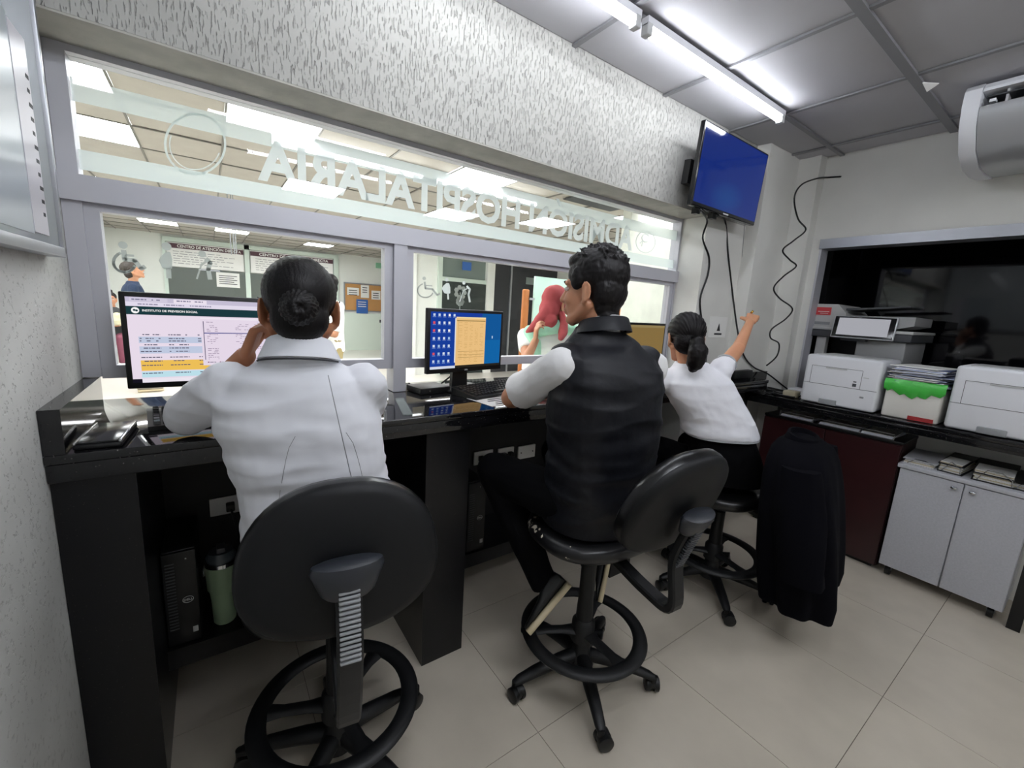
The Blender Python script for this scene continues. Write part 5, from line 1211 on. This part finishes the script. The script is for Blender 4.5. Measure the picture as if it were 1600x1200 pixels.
MB().rbox(3.43, 3.73, -1.292, -1.052, SZ, 1.115, .012, mat('white_carton', 'dedbd4', .7, bump=(14, .3, .006))).wb('carton', cb_); MB().box(3.428, 3.4305, -1.275, -1.17, SZ + .004, SZ + .026, mat('red_label', 'a02a2c', .6)).wb('label_strip', cb_)
gp = MB(); rr = []
for k in range(5):
    z = (1.150, 1.138, 1.120, 1.100, 1.088)[k]; row = []
    for i in range(15):
        y = -1.045 - i * .0182; q = i / 14; dip = (.030 * math.sin(q * PI) ** 2 + .010 * math.sin(i * 2.1)) * k / 4
        row.append(V((3.424 - .012 * math.sin(k / 4 * PI) - .004 * math.sin(i * 1.7 + k), y, z - dip)))
    rr.append(row)
M_GRNF = mat('green_plastic_film', '4bbd4c', .25, bump=(40, .5, .004))
vs = [p for r in rr for p in r]; n_ = 15; fs = [(a * n_ + c, a * n_ + c + 1, (a + 1) * n_ + c + 1, (a + 1) * n_ + c) for a in range(4) for c in range(n_ - 1)]
gp.add(vs, fs, M_GRNF, True); k = len(vs); gp.add([p + V((.003, 0, 0)) for p in vs], [tuple(reversed(f)) for f in fs], M_GRNF, True)
gp.box(3.424, 3.73, -1.298, -1.046, 1.1165, 1.119, M_GRNF)
tag(gp.build('green_plastic_sheet'), 'bright green plastic sheet folded over the front of the paper carton', 'plastic sheet')
random.seed(21); z = 1.1205; cols = [M_PAPER, mat('bluish_paper', 'a9b1cc', .7), M_PAPER, mat('slate_folder', '4d5678', .6)]
for k in range(27):
    th = random.choice([.0025, .0035, .005]); a = random.uniform(-.16, .16); c = V((3.57 + random.uniform(-.015, .02), -1.175 + random.uniform(-.018, .018), z))
    F = Matrix.Translation(c) @ rotz(a); o = MB().box(-.142, .142, -.104, .104, 0, th, cols[(k * 7) % 4], F).build('document_sheet')
    tag(o, 'loose document sheets and thin folders piled on the paper carton', 'document', 'documents piled on the paper carton'); z += th + .0005
# adapters and cable tangle at the corner of the side counter
tag(MB().rbox(3.44, 3.52, -.60, -.52, SZ, SZ + .045, .008, mat('beige_plastic', 'b5ac93', .5)).build('beige_adapter'), 'beige plastic adapter left of the first white printer', 'adapter')
tag(MB().rbox(3.56, 3.68, -.60, -.50, SZ, SZ + .05, .006, M_WHITEP).build('white_adapter'), 'white adapter box behind the beige adapter at the counter corner', 'adapter')
random.seed(3)
for k in range(4):
    p = [V((3.40 + random.uniform(0, .25), -.30 - .11 * i + random.uniform(-.04, .04) * (i > 0), SZ + .008 + random.uniform(0, .03) * (i in (1, 2)))) for i in range(4)]
    p = [V((min(max(q.x, 3.395), 3.72), max(q.y, -.60), q.z)) for q in p]
    o = MB().tube(smooth_path([V((3.42 + .05 * k, -.30, SZ + .02))] + p[1:] + [V((3.55 - .04 * k, -.36 - .02 * k, SZ + .012))], 6), .0045, M_BLACK, 7).build('cable'); tag(o, 'tangled black cable lying at the corner of the side counter', 'cable', 'tangled cables at the counter corner')
tag(MB().rbox(3.12, 3.36, -.345, -.305, CT + .001, CT + .055, .006, M_BLACK).build('network_box'), 'long black network box against the wall at the end of the front counter', 'network box')
# multifunction copier standing in the opening
mf = empty('copier', (4.15, -.73, SZ), label='grey multifunction copier with a tilted touch screen behind the first white printer', cat='copier')
M_CG = mat('copier_grey', '9c9d9e', .5); M_CGL = mat('copier_light_grey', 'b9b9b8', .5)
MB().rbox(3.90, 4.40, -1.00, -.47, SZ, 1.20, .01, M_CG).wb('base_body', mf)
MB().rbox(3.90, 3.96, -.56, -.50, 1.20, 1.345, .006, M_CGL).wb('support_column', mf); MB().rbox(3.90, 4.38, -1.00, -.74, 1.20, 1.345, .01, M_CG).wb('body_block', mf)
MB().rbox(4.20, 4.38, -.74, -.50, 1.20, 1.345, .004, M_DGREYP).wb('back_block', mf)
MB().rbox(3.87, 4.42, -1.025, -.445, 1.345, 1.395, .006, M_DGREYP).wb('scanner_bed', mf); MB().rbox(3.865, 4.42, -1.03, -.44, 1.395, 1.415, .005, M_CGL).wb('scanner_rim', mf)
pf = [(-.445, 1.415), (-.445, 1.565), (-.46, 1.575), (-.60, 1.575), (-.655, 1.515), (-.66, 1.415)]
MB().prism([(3.885, y, z) for y, z in pf], (.44, 0, 0), M_CGL).wb('feeder_housing', mf)
MB().prism([(3.885, y, z) for y, z in ((-.66, 1.415), (-.66, 1.50), (-1.02, 1.505), (-1.02, 1.45), (-.9, 1.415))], (.42, 0, 0), M_CG).wb('feeder_lid', mf)
MB().prism([(3.92, y, z) for y, z in ((-.64, 1.535), (-.64, 1.550), (-.98, 1.575), (-.98, 1.567))], (.30, 0, 0), M_DGREYP).wb('feeder_tray', mf)
MB().box(3.882, 3.885, -.565, -.475, 1.498, 1.552, mat('red_sticker', 'c73a40', .5)).wb('red_sticker', mf); MB().box(3.881, 3.8815, -.555, -.485, 1.520, 1.524, M_PAPER).wb('sticker_print', mf); MB().box(3.881, 3.8815, -.55, -.50, 1.508, 1.511, M_PAPER).wb('sticker_print', mf)
MB().box(3.882, 3.886, -.57, -.47, 1.43, 1.45, M_GREYP).wb('feeder_slot', mf)
FC = frame(V((3.79, -.615, 1.350)), (.10, -1, .0), (.28, .03, 1)); MB().rbox(0, .335, 0, .155, -.018, 0, .008, mat('silver_plastic', 'c9cbce', .3, metal=.4), FC).wb('touch_panel', mf, label='silver-framed tilted touch panel')
MB().rbox(.007, .328, .007, .148, 0, .002, .002, M_BLACKG, FC).wb('panel_bezel', mf); MB().box(.030, .300, .020, .138, .002, .0026, emat('lcd_glow', 'b9bac2', .75), FC).wb('panel_screen', mf)
MB().rbox(3.84, 3.90, -.80, -.66, 1.33, 1.38, .004, M_DGREYP).wb('panel_arm', mf)
# ------------------------------------------------------------------ cabinets under the side counter
gc = empty('grey_cabinet', (3.6, -1.435, 0), label='light grey two-door cabinet on casters under the side counter', cat='cabinet')
MB().box(3.436, 3.78, -1.680, -1.190, .065, .660, M_GREYLAM).wb('carcass', gc); MB().rbox(3.412, 3.78, -1.695, -1.178, .661, .685, .004, M_GREYLAM).wb('cabinet_top', gc)
for (ya_, yb_, ky) in ((-1.4445, -1.192, -1.413), (-1.678, -1.4495, -1.481)):
    d = MB().rbox(3.418, 3.435, ya_, yb_, .068, .657, .0015, M_GREYLAM, None, 1).wb('cabinet_door', gc); MB().rbox(3.397, 3.418, ky - .012, ky + .012, .620, .634, .004, M_CHROME).wb('door_knob', d)
for x in (3.47, 3.74):
    for y in (-1.23, -1.64):
        c = MB(); c.cyl((x, y - .012, .028), (x, y + .012, .028), .027, M_BLACK); c.box(x - .006, x + .006, y - .016, y + .016, .03, .066, M_GREYP); c.wb('caster', gc)
mc = empty('maroon_cabinet', (3.6, -.8, 0), label='dark maroon laminate cabinet beside the grey cabinet under the side counter', cat='cabinet')
MB().box(3.472, 3.78, -1.172, -.425, .022, .775, M_MAROON).wb('carcass', mc)
for (a, c) in ((-1.170, -.80), (-.797, -.427)): MB().rbox(3.455, 3.471, a, c, .024, .770, .002, M_MAROON, None, 1).wb('cabinet_door', mc)
MB().rbox(3.462, 3.78, -1.175, -.422, .776, .792, .003, M_BLACK).wb('cabinet_top', mc); MB().box(3.48, 3.76, -1.15, -.45, 0, .022, M_BLACK).wb('plinth', mc)
random.seed(31)
def binder(c, rz, w_, d_, h_, tilt, label, black=True):
    t = empty('document_binder', c, rz, label, 'binder', 'binders and papers on the grey cabinet'); T = Matrix.Rotation(tilt, 4, 'Y'); T = Matrix.Rotation(0, 4, 'Z')
    mb_ = M_BLACKM if black else M_GREYLAM
    MB().box(-d_ / 2, d_ / 2, -w_ / 2, w_ / 2, 0, .003, mb_).build('lower_cover', t); F = Matrix.Translation((d_ / 2, 0, h_)) @ Matrix.Rotation(tilt, 4, 'Y')
    MB().box(-d_, 0, -w_ / 2, w_ / 2, 0, .003, mb_, F).build('upper_cover', t); MB().box(d_ / 2 - .003, d_ / 2, -w_ / 2, w_ / 2, .003, h_, mb_).build('spine', t)
    z = .004; k = 0
    while z < h_ - .008:
        a = random.uniform(-.03, .03); b = MB(); b.box(-d_ / 2 + .012, d_ / 2 - .012, -w_ / 2 + .008, w_ / 2 - .008, z, z + .004, (M_PAPER, mat('cream_paper', 'cfc3a6', .7), M_PAPER)[k % 3], rotz(a)); b.build('paper_bundle', t); z += .006; k += 1
    tb = MB(); tb.tube([V((-d_ / 2 + .004, -w_ / 2 + .01, .004)), V((-d_ / 2 + .002, -w_ / 2 + .012, h_ * .6)), V((-d_ / 2 + .006, -w_ / 2 + .05, h_)), V((-d_ / 2 + .006, w_ / 2 - .05, h_)), V((-d_ / 2 + .002, w_ / 2 - .02, .006))], .0025, M_CHROME, 6); tb.build('wire_edge', t)
    return t
binder((3.585, -1.255, .686), .04, .14, .30, .035, -.02, 'low grey file lying at the left end of the grey cabinet', False)
binder((3.60, -1.385, .686), -.06, .10, .29, .060, -.06, 'dark binder with a wire edge second from the left on the grey cabinet')
binder((3.60, -1.525, .686), .05, .15, .30, .062, -.08, 'dark open binder full of papers in the middle of the grey cabinet')
binder((3.61, -1.640, .686), -.03, .10, .30, .040, -.03, 'thin dark binder at the right end of the grey cabinet')
for k, (y, w_) in enumerate(((-.62, .20), (-.86, .22), (-1.05, .16))):
    t = empty('wire_tray', (3.56, y, .793), 0, ('wire letter tray with papers at the left end of the maroon cabinet', 'wire letter tray with papers in the middle of the maroon cabinet', 'flat paper tray at the right end of the maroon cabinet')[k], 'letter tray')
    MB().tube([V((-.10, -w_ / 2, .004)), V((-.10, w_ / 2, .004)), V((-.10, w_ / 2, .035)), V((-.10, -w_ / 2, .035)), V((-.10, -w_ / 2, .004))], .002, M_GREYP, 6).build('wire_rim', t)
    for j in range(4): MB().box(-.095, .16, -w_ / 2 + .006, w_ / 2 - .006, .004 + j * .004, .007 + j * .004, M_PAPER if j % 2 else MATS['bluish_paper'], rotz(.02 * (j - 1.5))).build('paper_bundle', t)

# ------------------------------------------------------------------ people in the lobby
M_NAVY = mat('navy_jacket_cloth', '22334f', .8, bump=(12, .3, .01)); M_KHAKI = mat('khaki_trousers', 'a59468', .8); M_GREYSHOE = mat('grey_canvas', '8d887c', .7); M_HAIRG = mat('greying_hair', '3a332e', .6, bump=(60, .6, .003))
M_MAU = mat('mauve_trousers', '8a4a5e', .8); M_DTOP = mat('dark_grey_top', '3d3f40', .8); M_CREAM = mat('cream_blanket', 'e6e2bf', .9, bump=(12, .5, .02)); M_LSHIRT = mat('lobby_white_shirt', 'eef0ee', .8)
def standing(name, x, y, face, h, label, skin, topm, trm, shm, hairm, sleeve=1.95, hz=0, armf=0, look=(0, 0, 0), longh=False):
    t = empty('person', (x, y, 0), label=label, cat='person'); k = h / 1.72; f = V((math.cos(face), math.sin(face), 0)); u = V((f.y, -f.x, 0)); c = V((x, y, 0)); Z = V((0, 0, 1))
    J = dict(u=u, P=c + Z * .95 * k, W=c + Z * 1.10 * k, C=c + Z * 1.28 * k, N=c + Z * 1.475 * k + f * .01, shR=c + u * .17 * k + Z * 1.39 * k, shL=c - u * .17 * k + Z * 1.39 * k,
             elR=c + u * .215 * k + Z * 1.10 * k - f * .02 + f * armf * .10, elL=c - u * .215 * k + Z * 1.10 * k - f * .02 + f * armf * .10, wrR=c + u * .20 * k + Z * (.86 + armf * .28) * k + f * (.05 + armf * .24), wrL=c - u * .20 * k + Z * (.86 + armf * .28) * k + f * (.05 + armf * .24),
             H=c + Z * 1.605 * k + f * .02, hf=f + V(look), hpR=c + u * .085 * k + Z * .92 * k, hpL=c - u * .085 * k + Z * .92 * k, knR=c + u * .09 * k + Z * .50 * k + f * .02, knL=c - u * .09 * k + Z * .50 * k + f * .02, anR=c + u * .095 * k + Z * .09 * k, anL=c - u * .095 * k + Z * .09 * k)
    g = dict(hip=(.165 * k, .125 * k), waist=(.155 * k, .115 * k), chest=(.165 * k, .125 * k)); hd = -Z * (1 - armf) + f * (.1 + armf)
    bd, H = body(t, J, g, skin, .0065, hk=k, hands={'R': (hd, -u, dict(side=-1, curl=(.3, .35, .4, .45), k=k)), 'L': (hd, u, dict(side=1, curl=(.3, .35, .4, .45), k=k))}); face_bits(H, k, t)
    mb = MB(); torso(mb, torso_secs(J, g, 0, hem=.05))
    for s in 'RL': ell(mb, J['sh' + s], (.052, .052, .05)); arm(mb, J, s, (.056, .050, .040), sleeve)
    remesh(mb, 'shirt', topm, t, .009, 5, fold(.004, 8)); trousers(t, J, g, trm, (.082, .062, .052), .011)
    for s in 'RL': shoe('shoe', V(J['an' + s]), V(J['an' + s]) + f * .2, Z, t, shm, MATS['cream_rubber'])
    T = lambda a, b, c_: H @ V((a * k, b * k, c_ * k)); R_ = H.to_3x3().to_4x4(); mb = MB(); ell(mb, T(0, -.018, .048), (.081 * k, .098 * k, .086 * k), R_, 18); ell(mb, T(0, -.052, -.02), (.070 * k, .055 * k, .070 * k), R_, 14)
    if longh: ell(mb, T(0, -.07, -.10), (.06 * k, .04 * k, .10 * k), R_, 14)
    remesh(mb, 'hair', hairm, t, .006, 2, lambda p: .003 * mnoise.noise(p * 45)); return t, J, H
standing('person', -.545, 5.78, math.radians(8), 1.72, 'man in a navy jacket standing in the lobby, looking up', M_SKIN_C, M_NAVY, M_KHAKI, M_GREYSHOE, M_HAIRG, look=(0, 0, .45))
t6, J6, H6 = standing('person', 1.30, 3.0, math.radians(200), 1.64, 'person in a white shirt standing in the lobby, mostly hidden by a head', M_SKIN_B, M_LSHIRT, M_KHAKI, M_GREYSHOE, M_HAIR, sleeve=.9, armf=1.0)
tag(MB().rbox(1.02, 1.20, 2.62, 2.86, .90, 1.06, .05, mat('khaki_bag_cloth', '8f8a6d', .8)).build('shoulder_bag'), 'khaki bag held by the white-shirted person in the lobby', 'bag')
# person leaning at the window behind the man's face
p7 = empty('person', (2.18, .62, 0), label='person with a red headscarf and mint green towel leaning at the window', cat='person')
J7 = dict(u=(-.94, .34, 0), P=(2.26, .66, .90), W=(2.22, .62, 1.02), C=(2.18, .54, 1.14), N=(2.13, .46, 1.33), shR=(1.985, .55, 1.235), shL=(2.31, .43, 1.235), elR=(1.90, .40, 1.10), elL=(2.42, .30, 1.10), wrR=(1.93, .36, 1.22), wrL=(2.30, .26, 1.06), H=(2.13, .42, 1.45), hf=(.90, .10, -.15),
          hpR=(2.18, .70, .88), hpL=(2.34, .64, .88), knR=(2.18, .72, .48), knL=(2.34, .66, .48), anR=(2.16, .74, .09), anL=(2.34, .70, .09))
g7 = dict(hip=(.165, .125), waist=(.155, .115), chest=(.160, .115)); b7, H7 = body(p7, J7, g7, M_SKIN_B, .0055, hk=.95, hands={'R': ((-.1, -.15, 1), (.9, -.4, 0), dict(side=1, curl=(.5, .6, .7, .8), k=.9)), 'L': ((-.8, -.4, -.1), (0, 0, -1), dict(side=1, curl=(.3, .3, .4, .4), k=.9))}); face_bits(H7, .95, p7)
mb = MB(); torso(mb, torso_secs(J7, g7, 0, hem=.02))
for s in 'RL': ell(mb, J7['sh' + s], (.050, .050, .050)); arm(mb, J7, s, (.054, .050, .05), .6)
remesh(mb, 'shirt', M_LSHIRT, p7, .007, 6, fold(.004, 8)); trousers(p7, J7, g7, M_TROU, (.082, .062, .052), .01)
for s in 'RL': shoe('shoe', V(J7['an' + s]), V(J7['an' + s]) + V((-.07, -.19, 0)), (0, 0, 1), p7, M_GREYSHOE, M_SOLE)
R7 = H7.to_3x3().to_4x4(); T7 = lambda a, b, c: H7 @ V((a, b, c)); M_RED = mat('dusty_red_cloth', 'a8474a', .85, bump=(20, .4, .008)); M_MINTC = mat('mint_towel', 'a9dcc0', .9, bump=(60, .4, .004))
mb = MB(); ell(mb, T7(0, -.016, .045), (.084, .100, .090), R7, 18); ell(mb, T7(0, -.055, -.03), (.076, .060, .085), R7, 16); ell(mb, T7(0, -.06, -.11), (.085, .055, .06), R7, 14); chain(mb, [T7(.07, .0, -.05), T7(.085, .02, -.11), T7(.10, .01, -.17), T7(.12, -.02, -.21)], [.022, .028, .032, .022])
chain(mb, [V((2.10, .40, 1.46)), V((2.03, .40, 1.40)), V((1.985, .42, 1.33)), V((1.955, .47, 1.27))], [.040, .040, .034, .022])
remesh(mb, 'headscarf', M_RED, p7, .006, 3, fold(.004, 16))
mb = MB(); N7 = V(J7['N']); chain(mb, [V((1.99, .50, 1.265)), V((2.06, .40, 1.30)), V((2.14, .37, 1.315)), V((2.24, .38, 1.30)), V((2.30, .44, 1.27))], [.045, .048, .045, .046, .04]); chain(mb, [V((1.98, .49, 1.27)), V((1.985, .44, 1.20)), V((2.0, .43, 1.12))], [.042, .045, .035])
remesh(mb, 'neck_towel', M_MINTC, p7, .006, 4, fold(.006, 14))
p7.location = (2.23, .64, 0)
# seated woman on the metal bench far off
bn = empty('metal_bench', (-1.0, 8.35, 0), label='metal bench along the lobby wall under the seated woman', cat='bench')
for k, x in enumerate((-1.13, -.62, -.09)): MB().rbox(x - .24, x + .24, 8.12, 8.55, .41, .43, .008, M_ALU).wb('seat_plate', bn); MB().rbox(x - .24, x + .24, 8.56, 8.59, .50, .82, .008, M_ALU).wb('back_plate', bn)
MB().box(-1.36, .18, 8.32, 8.36, .37, .41, M_DGREYP).wb('beam', bn)
for x in (-1.3, .05): MB().box(x - .02, x + .02, 8.12, 8.56, 0, .37, M_DGREYP).wb('leg', bn)
p5 = empty('person', (-1.13, 8.3, 0), label='woman seated on the lobby bench holding a cream bundle, mauve trousers', cat='person')
f5 = V((.15, -.99, 0)); J5 = dict(u=(-.99, -.15, 0), P=(-1.12, 8.34, .52), W=(-1.12, 8.36, .68), C=(-1.12, 8.36, .84), N=(-1.12, 8.35, 1.03), shR=(-1.28, 8.33, .95), shL=(-.96, 8.37, .95), elR=(-1.33, 8.20, .72), elL=(-.92, 8.22, .72), wrR=(-1.20, 8.04, .74), wrL=(-1.02, 8.04, .74), H=(-1.12, 8.33, 1.16), hf=f5,
          hpR=(-1.21, 8.30, .50), hpL=(-1.03, 8.30, .50), knR=(-1.19, 7.88, .52), knL=(-.99, 7.90, .52), anR=(-1.15, 7.86, .09), anL=(-.99, 7.92, .09)); g5 = dict(hip=(.17, .13), waist=(.15, .115), chest=(.155, .115))
b5, H5 = body(p5, J5, g5, M_SKIN_C, .0075, hk=.95, hands={'R': ((.8, -.2, .1), (0, 1, 0), dict(side=1)), 'L': ((-.8, -.2, .1), (0, 1, 0), dict(side=-1))}); face_bits(H5, .95, p5)
mb = MB(); torso(mb, torso_secs(J5, g5, 0, hem=.03))
for s in 'RL': arm(mb, J5, s, (.052, .046, .036), 1.9)
remesh(mb, 'shirt', M_DTOP, p5, .01, 4); trousers(p5, J5, g5, M_MAU, (.085, .064, .055), .011)
for s in 'RL': shoe('shoe', V(J5['an' + s]), V(J5['an' + s]) + f5 * .2, (0, 0, 1), p5, M_BLACK, M_BLACKM, .9)
T5 = lambda a, b, c: H5 @ V((a, b, c)); mb = MB(); ell(mb, T5(0, -.02, .045), (.080, .092, .082), H5.to_3x3().to_4x4(), 16); ell(mb, T5(0, -.03, .14), (.035, .035, .03), None, 12); remesh(mb, 'hair', M_HAIRB, p5, .007, 2)
mb = MB(); ell(mb, (-1.11, 8.06, .83), (.19, .10, .105), Matrix.Rotation(.25, 4, 'Y')); ell(mb, (-1.02, 8.05, .88), (.08, .07, .07)); o = remesh(mb, 'wrapped_bundle', M_CREAM, None, .009, 4, fold(.008, 12)); tag(o, 'cream wrapped bundle in the arms of the seated lobby woman', 'bundle')
